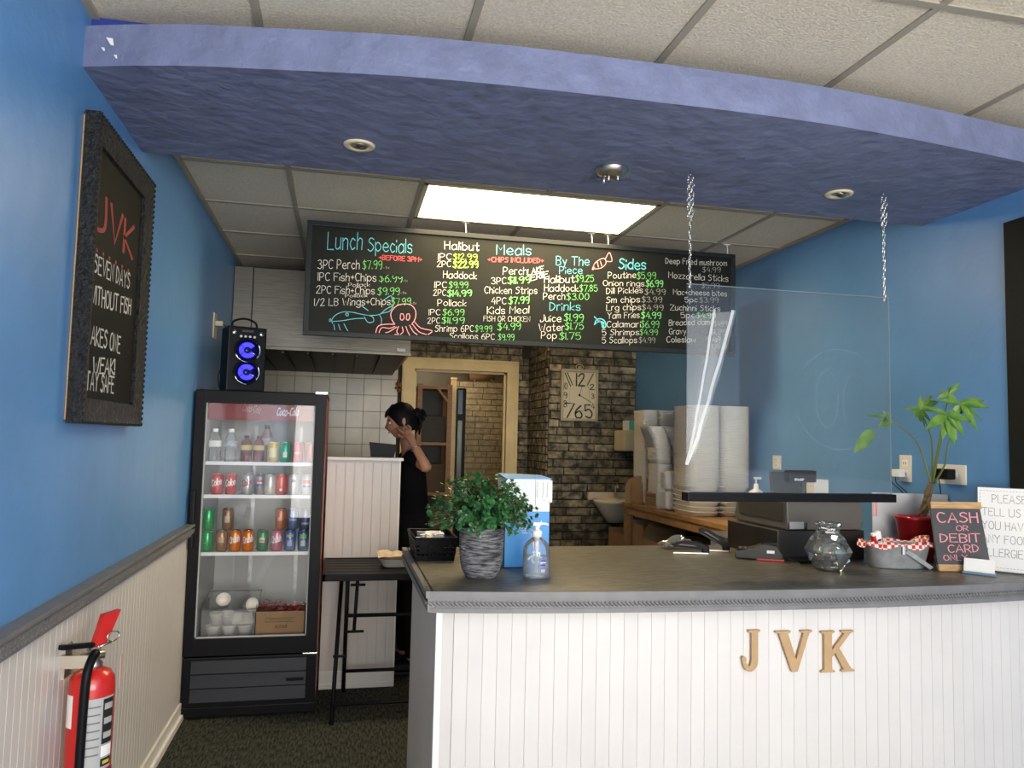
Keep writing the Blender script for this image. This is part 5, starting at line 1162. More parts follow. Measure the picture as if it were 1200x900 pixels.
for i in range(68):
    y = cf[0][1]+.01+i*.014; mb.tube([(.2745, y-.007, ZT-.0295), (.273, y, ZT-.036), (.2745, y+.007, ZT-.0425)], [.003, .0052, .003], 5, cap=False)
mb.build('rope_moulding', M['greytrim'], tm_)['kind'] = 'stuff'
# body
bf = offs(cf, .058); bf = [(max(x, .325), y) for x, y in bf]; bf[-1] = (2.597, bf[-1][1])
body_poly = bf+[(2.597, CBR-.05), (1.96, CBR-.05), (1.96, CB-.05), (.325, CB-.05)]
mb = MB(); mb.prism([(x, y+(.004 if i < len(bf) else 0), 0) for i, (x, y) in enumerate(body_poly)], (0, 0, ZT-.02)); mb.build('carcass', M['groove'], t)
fm = unit_mesh('plank', M['plank']); acc = 0; w_ = .0455
seg_ = [Vector((*p, 0)) for p in bf]; tot = sum((seg_[i+1]-seg_[i]).length for i in range(len(seg_)-1))
def along(s):
    for i in range(len(seg_)-1):
        l = (seg_[i+1]-seg_[i]).length
        if s <= l or i == len(seg_)-2: return seg_[i]+(seg_[i+1]-seg_[i])*(s/l), (seg_[i+1]-seg_[i]).normalized()
        s -= l
n = int(tot/w_)
for k in range(n):
    p, u = along((k+.5)*tot/n); piece(fm, 'plank', t, (p.x-t.location.x, p.y+.006-t.location.y, (ZT-.06)/2), (tot/n-.0009, .014, ZT-.07), (0, 0, math.atan2(u.y, u.x)))
y0 = bf[0][1]; n = 20; hh_ = (CB-.05-y0)/n
for k in range(n): piece(fm, 'plank', t, (.322-t.location.x, y0+(k+.5)*hh_-t.location.y, (ZT-.06)/2), (.012, hh_-.0025, ZT-.07))
B('corner_board', M['white'], t, (.312, .332, y0-.004, y0+.02, 0, ZT-.06), c=.002)
# hook eyes under the trim
for px, py in ((1030, 709), (1180, 701)):
    p = at(px, py, Y=2.345); mb = MB(); mb.tube([(p.x+.009*math.cos(a), 2.345, p.z-.001+.007*math.sin(a)) for a in [PI*1.0+k*PI/8 for k in range(9)]], .0022, 6); mb.tube([(p.x+.009, 2.345, p.z), (p.x+.009, 2.35, ZT-.055)], .002, 6); mb.build('screw_hook', M['satin'], t)
# letters J V K, solid serif capitals on the counter front
def serif(ch, poly_list, px0, px1, lab):
    a = at(px0, 788, Y=2.352); b_ = at(px1, 738, Y=2.352); x0, x1 = a.x, b_.x; z0, z1 = a.z, b_.z
    xc = (x0+x1)/2
    for i in range(len(seg_)-1):
        if seg_[i].x <= xc <= seg_[i+1].x: yc_ = seg_[i].y+(seg_[i+1].y-seg_[i].y)*(xc-seg_[i].x)/(seg_[i+1].x-seg_[i].x); ang = math.atan2(seg_[i+1].y-seg_[i].y, seg_[i+1].x-seg_[i].x)
    tt = thing('letter', lab, 'letter', (xc, yc_-.002, z0), ang, 'wooden letters on the counter')
    bm = bmesh.new(); 
    for pl in poly_list:
        vs = [bm.verts.new(((u-.5)*(x1-x0), -.0135, v*(z1-z0))) for u, v in pl]; f = bm.faces.new(vs)
        r_ = bmesh.ops.extrude_face_region(bm, geom=[f]); bmesh.ops.translate(bm, vec=(0, .012, 0), verts=[g for g in r_['geom'] if isinstance(g, bmesh.types.BMVert)])
    bmesh.ops.recalc_face_normals(bm, faces=bm.faces); me = bpy.data.meshes.new('letter_body'); bm.to_mesh(me); bm.free(); me.materials.append(M['mdf'])
    o = bpy.data.objects.new('letter_body', me); COL.objects.link(o); o.parent = tt
    bv = o.modifiers.new('bev', 'BEVEL'); bv.width = .0022; bv.segments = 2; bv.limit_method = 'ANGLE'
jhook = [(.50, .93), (.46, .96), (.46, 1), (1, 1), (1, .96), (.90, .93), (.90, .26)]+[(.55+.35*math.cos(R(a)), .26+.26*math.sin(R(a))) for a in range(-20, -181, -20)]+[(.16, .33), (.22, .38), (.34, .36), (.40, .30), (.36, .22)]+[(.50+.06*math.cos(R(a)), .20+.07*math.sin(R(a))) for a in (200, 250, 300, 350)]+[(.60, .28), (.60, .93)]
serif('J', [jhook], 865, 891, 'tan wooden serif letter J on the white counter front')
serif('V', [[(0, 1), (.42, 1), (.42, .96), (.35, .93), (.56, .30), (.76, .93), (.68, .96), (.68, 1), (1, 1), (1, .96), (.92, .93), (.60, 0), (.44, 0), (.10, .93), (0, .96)]], 908, 951, 'tan wooden serif letter V between the J and the K')
serif('K', [[(0, 1), (.42, 1), (.42, .96), (.33, .93), (.33, .54), (.70, .93), (.60, .96), (.60, 1), (.98, 1), (.98, .96), (.88, .93), (.55, .58), (.90, .07), (1, .04), (1, 0), (.60, 0), (.60, .04), (.66, .07), (.42, .46), (.33, .36), (.33, .07), (.42, .04), (.42, 0), (0, 0), (0, .04), (.10, .07), (.10, .93), (0, .96)]], 961, 1000, 'tan wooden serif letter K right of the V')
ZC_ = ZT+.0006
# ============================================================ BASKET
x0, x1, y0, y1 = .288, .452, 2.97, 3.27
t = thing('plastic_basket', 'black perforated plastic basket at the left end of the counter', 'basket', ((x0+x1)/2, (y0+y1)/2, ZC_))
H2 = .085; mb = MB(); e = .012
def wallq(a, b_, a2, b2):   # lattice of bars between bottom and rim edges
    a, b_, a2, b2 = map(Vector, (a, b_, a2, b2)); n = max(4, int((b_-a).length/.015)); nn = (b_-a).cross(a2-a).normalized()*.002
    def strip(p, q, r_, s_): mb.add([p, q, r_, s_, p+nn, q+nn, r_+nn, s_+nn], [(0, 1, 2, 3), (7, 6, 5, 4), (0, 4, 5, 1), (1, 5, 6, 2), (2, 6, 7, 3), (3, 7, 4, 0)])
    for k in range(n+1):
        f = k/n; p, q = a.lerp(b_, f), a2.lerp(b2, f); du = (b_-a).normalized()*.0026; strip(p-du, p+du, q+du, q-du)
    for f0, f1 in ((0, .22), (.34, .41), (.53, .60), (.72, 1)): strip(a.lerp(a2, f0), b_.lerp(b2, f0), b_.lerp(b2, f1), a.lerp(a2, f1))
bl = [(x0+e, y0+e), (x1-e, y0+e), (x1-e, y1-e), (x0+e, y1-e)]; tl = [(x0, y0), (x1, y0), (x1, y1), (x0, y1)]
for k in range(4):
    j = (k+1) % 4; wallq((*bl[k], ZC_), (*bl[j], ZC_), (*tl[k], ZC_+H2), (*tl[j], ZC_+H2))
mb.build('lattice_wall', M['black'], t); B('base', M['black'], t, (x0+e, x1-e, y0+e, y1-e, ZC_, ZC_+.003))
mb = MB(); mb.tube([(x, y, ZC_+H2) for x, y in tl], .005, 6, closed=True); mb.build('rim', M['black'], t)
B('inner_tray', M['black'], t, (x0+.02, x1-.02, y0+.04, y1-.13, ZC_+.02, ZC_+.06), c=.004)
mb = MB(); rr = random.Random(6)
for k in range(34):
    p = Vector((rr.uniform(x0+.035, x1-.035), rr.uniform(y0+.06, y1-.04), ZC_+.066+rr.uniform(0, .022))); mb.box(p.x-.016, p.x+.016, p.y-.009, p.y+.009, p.z-.002, p.z+.003, rot=Matrix.Rotation(rr.uniform(0, 3), 3, 'Z') @ Matrix.Rotation(rr.uniform(-.7, .7), 3, 'X'))
tag(mb.build('sugar_sachets', M['paper'], None), 'loose white paper sachets inside the black basket', 'sachets', kind='stuff')
# ============================================================ POTTED GREEN PLANT
px_, py_ = .482, 2.62
t = thing('potted_plant', 'bushy round-leaved green plant in a ribbed grey pot on the counter', 'plant', (px_, py_, ZC_))
mb = MB(); pr_ = [(0, 0), (.048, 0), (.054, .004), (.066, .03), (.073, .06), (.076, .10), (.077, .168), (.0745, .17), (.072, .160), (0, .155)]
mb.lathe(pr_, (px_, py_, ZC_), seg=40); po = mb.build('pot', M['pot'], t)
mb = MB(); mb.lathe([(0, .156), (.071, .156)], (px_, py_, ZC_), seg=20); mb.build('soil', M['soil'], t)
rr = random.Random(12); mb = MB(); st = MB()
base = Vector((px_, py_, ZC_+.168))
def leaf_disc(mbx, c, d, nrm, r_, long=1.0):
    d = d.normalized(); n_ = (nrm-d*nrm.dot(d)).normalized(); s_ = d.cross(n_); vs = [c]
    k = 7; vs = [c+d*r_*.9*long+n_*.10*r_]
    for i in range(k): a = 2*PI*i/k; vs.append(c+d*(r_*.9*long+math.cos(a)*r_*long)+s_*math.sin(a)*r_*.9+n_*(-.10*r_))
    mbx.add(vs, [(0, 1+i, 1+(i+1) % k) for i in range(k)])
for b_ in range(190):
    th = rr.uniform(0, 2*PI); el = math.asin(rr.uniform(-.32, 1)); ln = rr.uniform(.10, .150)*(1+.22*math.cos(el))
    d = Vector((math.cos(th)*math.cos(el)*1.12, math.sin(th)*math.cos(el), math.sin(el)*.90+.12)); tip = base+d*ln+Vector((0, 0, .02)); midp = base+Vector((d.x*.35, d.y*.35, .06+.4*max(0, d.z)))*ln*1.0+Vector((0, 0, .03))
    c_ = curl([tuple(base+Vector((d.x, d.y, 0))*.02), tuple(midp), tuple(tip)], 5); st.tube(c_, .0013, 4, cap=False)
    for i in range(3, len(c_)):
        p = Vector(c_[i]); ax = (Vector(c_[i])-Vector(c_[i-1])).normalized()
        for s_ in range(2):
            a = rr.uniform(0, 2*PI); o_ = ax.orthogonal().normalized(); o_ = (o_*math.cos(a)+ax.cross(o_)*math.sin(a)); leaf_disc(mb, p, (o_+ax*.5), (ax*.6+Vector((0, 0, .6))+d*.4), rr.uniform(.0055, .0098) if rr.random() < .85 else rr.uniform(.010, .0135))
    leaf_disc(mb, Vector(c_[-1]), ax, Vector((0, 0, 1))+d, .009)
mb.build('foliage', M['leaf'], t)['kind'] = 'stuff'; st.build('twigs', M['bark'], t)['kind'] = 'stuff'
# ============================================================ BLUE CARTON
a0 = at(641, 663, Z=ZT); x0, x1, y0, y1 = .600, .772, 2.80, 2.95; h = .325
t = thing('straw_carton', 'blue and white carton with a torn open top behind the hand sanitiser', 'box', ((x0+x1)/2, (y0+y1)/2, ZC_))
k = .002; hb = .205
B('blue_sleeve', M['sky'], t, (x0, x1, y0, y0+k, ZC_, ZC_+hb), (x0, x1, y1-k, y1, ZC_, ZC_+hb), (x0, x0+k, y0, y1, ZC_, ZC_+hb), (x1-k, x1, y0, y1, ZC_, ZC_+hb), (x0, x1, y0, y1, ZC_, ZC_+k))
B('white_upper', M['cwhite'], t, (x0, x1, y0, y0+k, ZC_+hb, ZC_+h), (x0, x1, y1-k, y1, ZC_+hb, ZC_+h), (x0, x0+k, y0, y1, ZC_+hb, ZC_+h), (x1-k, x1, y0, y1, ZC_+hb, ZC_+h))
mb = MB(); mb.prism([(x0, y0-.002, ZC_+h), (x1+.004, y0-.002, ZC_+h), (x1, y1, ZC_+h+.006), (x0, y1, ZC_+h+.012)], (0, 0, .003)); mb.build('lid_flap', M['sky'], t)
rr = random.Random(3); pts = [(x1-.058, ZC_+h-.002), (x1+.006, ZC_+h-.004), (x1+.006, ZC_+h-.085)]; xx = x1+.006
while xx > x1-.05: xx -= .009; pts.append((xx, ZC_+h-.085+rr.uniform(-.012, .03)))
mb = MB(); mb.prism([(a, y0-.006, b_) for a, b_ in pts], (0, .003, 0)); mb.build('torn_flap', M['paper'], t)
mb = MB(); rr = random.Random(4)
for q in range(3):
    xx = x1-.050+q*.019; s_ = [(xx+rr.uniform(-.003, .003), ZC_+h-.01-z*.014) for z in range(5)]; ribbon(mb, [s_], lambda x, z: Vector((x, y0-.0066, z)), .0012)
mb.build('tear_line', M['print'], t)
gx = x0+.118; mb = MB(); mb.add([(gx-.018, y0-.001, ZC_+.125), (gx+.018, y0-.001, ZC_+.125), (gx+.007, y0-.001, ZC_+.055), (gx-.004, y0-.001, ZC_+.055)], [(0, 1, 2, 3)])
ribbon(mb, [[(gx, ZC_+.125), (gx+.012, ZC_+.165)], [(gx+.006, ZC_+.125), (gx+.022, ZC_+.17)]], lambda x, z: Vector((x, y0-.001, z)), .003)
mb.build('printed_cup', M['whitep'], t)
mb = MB(); sp_ = [(gx+.002-.024*(1-i/30)*math.cos(i*.42+1.2), ZC_+.033+.024*(1-i/30)*math.sin(i*.42+1.2)) for i in range(24)]; ribbon(mb, [sp_], lambda x, z: Vector((x, y0-.0012, z)), .007); mb.build('printed_swirl', M['whitep'], t)
for q in range(4): B('text_line', M['whitep'], t, (x0+.065, x0+.085+q % 2*.006, y0-.0012, y0-.001, ZC_+.150-q*.008, ZC_+.1515-q*.008))
# ============================================================ HAND SANITISER
sx_, sy_ = .672, 2.60
t = thing('hand_sanitiser', 'clear pump bottle of hand sanitiser in front of the blue carton', 'bottle', (sx_, sy_, ZC_))
def LT(name, m, pr_, c_, parent, **k): mb = MB(); mb.lathe(pr_, c_, **k); return mb.build(name, m, parent)
LT('bottle_shell', M['bottle'], [(0, 0), (.043, 0), (.047, .004), (.047, .088), (.044, .105), (.034, .122), (.020, .132), (.016, .136), (.016, .142)], (sx_, sy_, ZC_), t, seg=32)
LT('gel', M['gel'], [(0, .004), (.044, .004), (.0455, .008), (.0455, .072), (0, .072)], (sx_, sy_, ZC_), t, seg=28)
LT('pump_collar', M['whitep'], [(0, .138), (.018, .138), (.018, .158), (.010, .162), (0, .162)], (sx_, sy_, ZC_), t, seg=20)
mb = MB(); mb.cyl((sx_, sy_, ZC_+.02), (sx_, sy_, ZC_+.138), .0045, 8); mb.cyl((sx_, sy_, ZC_+.09), (sx_, sy_, ZC_+.138), .009, 10); mb.build('dip_tube', M['whitep'], t)
mb = MB(); mb.cyl((sx_, sy_, ZC_+.16), (sx_, sy_, ZC_+.178), .008, 10); mb.box(sx_-.016, sx_+.012, sy_-.009, sy_+.009, ZC_+.176, ZC_+.187, c=.003); mb.tube([(sx_, sy_, ZC_+.183), (sx_+.03, sy_-.003, ZC_+.182), (sx_+.04, sy_-.004, ZC_+.178)], [.005, .004, .0035], 8); mb.build('pump_head', M['whitep'], t)
def curved(parent, cx_, cy_, rr_, u0, u1, v0, v1, m, name, amid=0):
    mb = MB(); n = 8; vs = []
    for i in range(n+1):
        a = -PI/2+amid+(u0+(u1-u0)*i/n)/rr_; vs += [(cx_+rr_*math.cos(a), cy_+rr_*math.sin(a), v0), (cx_+rr_*math.cos(a), cy_+rr_*math.sin(a), v1)]
    mb.add(vs, [(2*i, 2*i+2, 2*i+3, 2*i+1) for i in range(n)], True); return mb.build(name, m, parent)
lb_ = curved(t, sx_, sy_, .0475, -.002, .026, ZC_+.040, ZC_+.074, mat('violet blue label', (.28, .32, .62), .4, var=.6, vscale=160), 'front_label')
for q in range(3): curved(lb_, sx_, sy_, .048, .002, .022, ZC_+.046+q*.008, ZC_+.049+q*.008, [M['navy'], M['whitep'], M['navy']][q], 'label_text')
curved(t, sx_, sy_, .0475, .004, .020, ZC_+.024, ZC_+.034, mat('pale text', (.45, .48, .62), .5), 'small_print')
# ============================================================ STAPLERS
def stapler(label, loc, rz, openang):
    t = thing('stapler', label, 'stapler', loc, rz, 'staplers on the counter')
    LB('base_plate', M['satin'] if openang else M['black'], t, (-.075, .075, -.016, .016, 0, .006), c=.002)
    P = Vector((.065, 0, .014)); Rm = Matrix.Rotation(R(openang), 3, 'Y')
    def arm(name, m, prof, w2):
        mb = MB(); mb.prism([P+Rm @ (Vector((x, -w2, z))) for x, z in prof], (0, 2*w2, 0)); o = mb.build(name, m, t, False); bv = o.modifiers.new('b', 'BEVEL'); bv.width = .003; bv.segments = 2; return o
    arm('magazine', M['darksteel'], [(-.135, .0), (.0, .0), (.0, .010), (-.135, .010)], .008)
    arm('top_cover', M['black'], [(-.140, .010), (.012, .004), (.014, .020), (-.03, .034), (-.09, .034), (-.130, .026), (-.142, .018)], .014)
    LB('hinge_block', M['black'], t, (.05, .080, -.015, .015, .004, .028), c=.004)
    mb = MB(); mb.prism([P+Rm @ Vector((x, -.0145, z)) for x, z in [(-.12, .016), (-.04, .016), (-.05, .020), (-.11, .022)]], (0, -.0006, 0)); mb.build('side_stripe', M['greyp'], t, False)
p1, p2 = at(813, 650, Z=ZC_), at(850, 650, Z=ZC_)
stapler('closed black stapler lying left of the open one on the counter', (p1.x, 3.10, ZC_), R(-14), 3)
stapler('black stapler with its arm tilted up, beside the payment terminal', (p2.x-.01, 3.17, ZC_), R(-20), 28)
p = at(815, 634, Z=ZC_); t = thing('clear_wrapper', 'crumpled clear plastic wrapper behind the staplers', 'wrapper', (1.50, 3.27, ZC_)); mb = MB(); rr = random.Random(9); n = 9; g = []
for j in range(n):
    for i in range(n): g.append((1.42+i*.02+rr.uniform(-.006, .006), 3.22+j*.011, ZC_+.002+(.042*math.sin(PI*i/(n-1))*math.sin(PI*j/(n-1))+rr.uniform(0, .022))))
mb.add(g, [(j*n+i, j*n+i+1, j*n+n+i+1, j*n+n+i) for j in range(n-1) for i in range(n-1)]); mb.build('film', M['wrap'], t)
# ============================================================ PAYMENT TERMINAL
t = thing('payment_terminal', 'dark grey card payment terminal with a red edge beside the register', 'card terminal', (1.72, 2.93, ZC_), R(-28)); 
mb = MB(); mb.prism([(-.105, -.042, .004), (.03, -.042, .004), (.078, -.042, .004), (.085, -.042, .02), (.06, -.042, .060), (.01, -.042, .066), (-.02, -.042, .052), (-.105, -.042, .028)], (0, .084, 0)); o = mb.build('terminal_body', M['charcoal'], t, False); bv = o.modifiers.new('b', 'BEVEL'); bv.width = .004; bv.segments = 2
LB('red_rim', M['red'], t, (-.02, .088, -.0435, .0435, .0, .007), c=.002); LB('printer_cover', M['black'], t, (.0, .062, -.036, .036, .056, .074), c=.008); LB('rating_label', M['paper'], t, (.020, .05, -.0432, -.0425, .030, .042), c=0); LB('keypad', M['black'], t, (-.095, -.03, -.032, .032, .030, .043), c=.003)
for i in range(3):
    for j in range(3): LB('key', M['greyp'], t, (-.09+i*.02, -.076+i*.02, -.026+j*.019, -.013+j*.019, .040, .0455), c=.002)
t = thing('coiled_cord', 'black coiled cord on the counter between terminal and jar', 'cord', (1.83, 2.77, ZC_)); mb = MB()
a, b_ = Vector((1.80, 2.78, ZC_+.010)), Vector((1.98, 2.80, ZC_+.010)); mb.tube([a.lerp(b_, i/160)+Vector((0, .007*math.cos(i*.9), .007*math.sin(i*.9))) for i in range(161)], .0022, 5); mb.tube(curl([tuple(a), (1.79, 2.79, ZC_+.012), (1.775, 2.84, ZC_+.014)]), .003, 6); mb.build('coil', M['black'], t)
# ============================================================ GLASS JAR
jx, jy = 1.845, 2.66
t = thing('glass_jar', 'faceted clear glass jar with clear wrappers inside, in front of the register', 'jar', (jx, jy, ZC_))
mb = MB(); q = [(0, 0), (.048, 0), (.052, .004), (.066, .03), (.088, .072), (.086, .078), (.060, .125), (.043, .142), (.041, .150), (.045, .154), (.045, .160), (.041, .163), (.045, .168), (.0455, .178), (.043, .180)]
mb.lathe(q, (jx, jy, ZC_), seg=8); mb.sm = [False]*len(mb.sm); mb.build('jar_glass', M['jar'], t)
mb = MB(); mb.tube([(jx+.044*math.cos(a), jy+.044*math.sin(a), ZC_+.179) for a in [k*PI/16 for k in range(32)]], .0025, 6, closed=True); mb.tube([(jx+.0435*math.cos(a), jy+.0435*math.sin(a), ZC_+.157) for a in [k*PI/16 for k in range(32)]], .0022, 6, closed=True); mb.build('threaded_rim', M['jar'], t)
mb = MB(); mb.lathe([(0, .002), (.044, .002), (.047, .008), (0, .009)], (jx, jy, ZC_), seg=8); mb.build('thick_base', M['wrap'], t)
rr = random.Random(14)
w_ = thing('clear_wrappers', 'crinkled clear wrappers filling the glass jar', 'wrapper', (jx, jy, ZC_+.012)); mb = MB()
for q in range(12):
    c_ = Vector((jx+rr.uniform(-.035, .035), jy+rr.uniform(-.03, .03), ZC_+.035+rr.uniform(0, .07))); ro = Matrix.Rotation(rr.uniform(0, 3), 3, 'Z') @ Matrix.Rotation(rr.uniform(-1, 1), 3, 'X')
    g = [c_+ro @ Vector(((i-2)*.0115, rr.uniform(-.006, .006), (j-2)*.009)) for j in range(5) for i in range(5)]; mb.add(g, [(j*5+i, j*5+i+1, j*5+i+6, j*5+i+5) for j in range(4) for i in range(4)])
mb.build('film', M['wrap'], w_); mb = MB(); c_ = Vector((jx+.038, jy-.035, ZC_+.055)); mb.box(c_.x-.02, c_.x+.02, c_.y-.001, c_.y+.001, c_.z-.033, c_.z+.033, rot=Matrix.Rotation(R(-28), 3, 'Y')); mb.build('blue_wrapper', mat('pale blue film', (.30, .42, .47), .3), w_)
mb = MB(); mb.lathe([(0, 0), (.012, 0), (.012, .003), (0, .003)], (jx-.018, jy-.03, ZC_+.0095), seg=14); tag(mb.build('coin', M['satin'], None), 'coin at the bottom of the glass jar', 'coin')
# ============================================================ CASH REGISTER
rx0, rx1, ry0, ry1 = 1.765, 2.17, 2.88, 3.30
t = thing('metal_cash_box', 'black metal cash box under the register on the counter', 'cash box', ((rx0+rx1)/2, (ry0+ry1)/2, ZC_))
B('drawer_box', mat('black drawer metal', (.022, .020, .018), .38, var=.3, vscale=5), t, (rx0, rx1, ry0, ry1, ZC_, ZC_+.122), c=.004); B('edge_strip', M['greyp'], t, (rx0-.001, rx0+.004, ry0, ry1, ZC_+.119, ZC_+.1235)); B('kick_seam', M['ink'], t, (rx0+.01, rx1-.01, ry0-.001, ry0+.001, ZC_+.012, ZC_+.016))
zr = ZC_+.1236
t = thing('cash_register', 'grey brown electronic cash register with a customer display, on the cash drawer', 'cash register', ((rx0+rx1)/2, (ry0+ry1)/2+.02, zr))
qx0, qx1 = rx0+.045, rx1-.005
mb = MB(); mb.prism([(qx0, ry0+.015, zr), (qx0, ry1, zr), (qx0, ry1+.02, zr+.03), (qx0, ry1+.0, zr+.085), (qx0, ry1-.10, zr+.118), (qx0, ry0+.005, zr+.118), (qx0, ry0+.0, zr+.03)], (qx1-qx0, 0, 0)); o = mb.build('register_body', M['greyp'], t); bv = o.modifiers.new('b', 'BEVEL'); bv.width = .005; bv.segments = 2
B('side_rib', M['charcoal'], t, (qx0-.003, qx0, ry0+.03, ry1-.04, zr+.030, zr+.036), (qx0-.004, qx0, ry0+.02, ry1-.03, zr+.036, zr+.11)); B('port_plate', M['silver'], t, (qx0+.01, qx0+.075, ry0-.0015, ry0+.002, zr+.005, zr+.034))
B('port_panel', M['greyp'], t, (qx0+.09, qx1-.01, ry0-.002, ry0+.004, zr+.003, zr+.036)); B('port', M['ink'], t, (qx0+.205, qx0+.225, ry0-.003, ry0, zr+.012, zr+.03)); B('port', M['ink'], t, (qx0+.232, qx0+.25, ry0-.003, ry0, zr+.012, zr+.03)); B('port_label', M['paper'], t, (qx0+.206, qx0+.228, ry0-.003, ry0-.001, zr+.003, zr+.008))
dzz = zr+.118
a0, a1 = at(905, 553, Y=3.12), at(944, 578, Y=3.12)
mb = MB(); mb.prism([(a0.x-.008, 3.10, dzz), (a0.x+.15, 3.10, dzz), (a0.x+.15, 3.155, a0.z), (a0.x+.012, 3.155, a0.z)], (0, .02, 0)); o = mb.build('operator_screen', M['charcoal'], t); bv = o.modifiers.new('b', 'BEVEL'); bv.width = .003
B('screen_hinge', M['black'], t, (a0.x+.02, a0.x+.13, 3.10, 3.17, dzz-.001, dzz+.012), c=.003)
a0, a1 = at(925, 551, Y=3.02), at(957, 565.5, Y=3.02); B('display_head', M['black'], t, (a0.x, a1.x, 3.02, 3.06, a1.z, a0.z), c=.005)
write(t, "SHARP", M['whitep'], at(931, 563, Y=3.02), at(942, 563.3, Y=3.02), Vector((0, 0, .0085)), .25, nrm=Vector((0, -.001, 0)))
p = at(941, 566, Y=3.04); B('display_pole', M['charcoal'], t, (p.x-.011, p.x+.011, 3.03, 3.055, dzz, a1.z+.005), c=.003)
p = at(959, 577, Y=3.2); t = thing('note_block', 'small white paper roll box behind the register display', 'box', (p.x, 3.2, dzz)); a0 = at(951, 562, Y=3.2); a1 = at(968, 577, Y=3.2)
B('box_body', M['plate'], t, (a0.x, a1.x, 3.18, 3.24, dzz+.0006, a0.z), c=.003)
# pump bottle and packet on the side table, seen over the shield bar
p = at(886, 578, Y=4.02); t = thing('soap_pump', 'small white pump bottle at the near end of the side table', 'bottle', (2.40, 3.995, TT)); q = at(886, 577, Y=3.995); t.location = (q.x, 3.995, TT); zz = at(886, 559, Y=3.995).z-TT
LT('bottle_body', M['whitep'], [(0, .001), (.042, .001), (.045, .01), (.045, zz*.55), (.038, zz*.7), (.014, zz*.76), (.012, zz*.86), (0, zz*.87)], (q.x, 3.995, TT), t, seg=20)
mb = MB(); mb.cyl((q.x, 3.995, TT+zz*.86), (q.x, 3.995, TT+zz*.95), .005, 8); mb.box(q.x-.012, q.x+.03, 3.987, 4.003, TT+zz*.95, TT+zz, c=.003); mb.build('pump_head', M['whitep'], t)
q = at(899, 577, Y=4.02); t = thing('red_white_packet', 'crumpled clear packet with red print beside the white pump bottle', 'packet', (q.x+.02, 4.02, TT))
B('packet_body', M['paper'], t, (q.x-.01, q.x+.09, 3.99, 4.05, TT+.001, TT+.15), c=.01); mb = MB(); rr = random.Random(1); g = [(q.x-.02+i*.02, 3.985+rr.uniform(-.01, .01), TT+.13+j*.012+rr.uniform(0, .006)) for j in range(5) for i in range(7)]; mb.add(g, [(j*7+i, j*7+i+1, j*7+i+8, j*7+i+7) for j in range(4) for i in range(6)]); mb.build('wrap', M['wrap'], t); B('red_print', M['chalkr'], t, (q.x, q.x+.05, 3.988, 3.9895, TT+.135, TT+.146))
# ============================================================ METAL BUCKET WITH CHECKED PAPER
b0, b1 = at(1015, 664, Z=ZT), at(1088, 668, Z=ZT)
bx_, by_ = 2.17, 2.69; hw, hd_ = .128, .062
t = thing('metal_tub', 'oval galvanised tub lined with red checked paper, right of the jar', 'tub', (bx_, by_, ZC_), R(-9))
mb = MB(); mb.lathe([(0, 0), (.78, 0), (.82, .006), (.98, .088), (1.01, .090), (1.01, .094), (.96, .092), (.80, .012), (0, .010)], (0, 0, 0), seg=40, sx=hw, sy=hd_, n=3.2); mb.build('tub_body', M['galv'], t, False)
mb = MB(); n = 40; vs = []; rr = random.Random(21)
for i in range(n):
    a = 2*PI*i/n; cx_, sy2 = math.cos(a), math.sin(a); q = (abs(cx_)**3.2+abs(sy2)**3.2)**(-1/3.2); e = 1+.07*math.sin(a*9)+rr.uniform(-.03, .03)
    vs += [(cx_*q*hw*.86, sy2*q*hd_*.86, .055), (cx_*q*hw*.99, sy2*q*hd_*.99, .098), (cx_*q*hw*1.06*e, sy2*q*hd_*1.06*e, .103+.006*math.sin(a*5)+(.016 if 0 < a < .9 else 0)), (cx_*q*hw*1.10*e, sy2*q*hd_*1.12*e, .083+.008*math.sin(a*7+1))]
mb.add(vs, [(4*i+k, 4*((i+1) % n)+k, 4*((i+1) % n)+k+1, 4*i+k+1) for i in range(n) for k in range(3)], True); mb.add([(v[0], v[1], .060+rr.uniform(0, .02)) for v in vs[0::4]]+[(0, 0, .075)], [(i, (i+1) % n, n) for i in range(n)]); mb.build('checked_liner', M['check'], t, False)
mb = MB(); mb.prism([(-.005, -.069, .066), (.010, -.071, .076), (.112, -.064, .012), (.100, -.062, .002)], (0, -.004, 0)); mb.build('strap_handle', M['galv'], t, False); 
for s_ in (-1, 1): LB('handle_lug', M['galv'], t, (-.012, .0, s_*.064-.006, s_*.064+.002, .058, .09), c=.002)
pk = Vector((2.085, 2.69, ZC_+.082)); t = thing('mint_packet', 'white and red plastic packet sticking out of the metal tub', 'packet', (2.085, 2.69, ZC_+.078)); 
mb = MB(); ro = Matrix.Rotation(R(-18), 3, 'Y') @ Matrix.Rotation(R(10), 3, 'X'); mb.box(pk.x-.016, pk.x+.022, pk.y-.008, pk.y+.008, pk.z, pk.z+.060, c=.004, rot=ro, piv=pk); mb.build('packet_body', M['paper'], t)
mb = MB(); mb.box(pk.x-.017, pk.x-.003, pk.y-.009, pk.y+.009, pk.z+.004, pk.z+.05, c=.003, rot=ro, piv=pk); mb.build('red_panel', M['red'], t); mb = MB(); mb.box(pk.x+.002, pk.x+.018, pk.y-.0088, pk.y-.0082, pk.z+.022, pk.z+.03, rot=ro, piv=pk); mb.build('label_print', M['navy'], t)
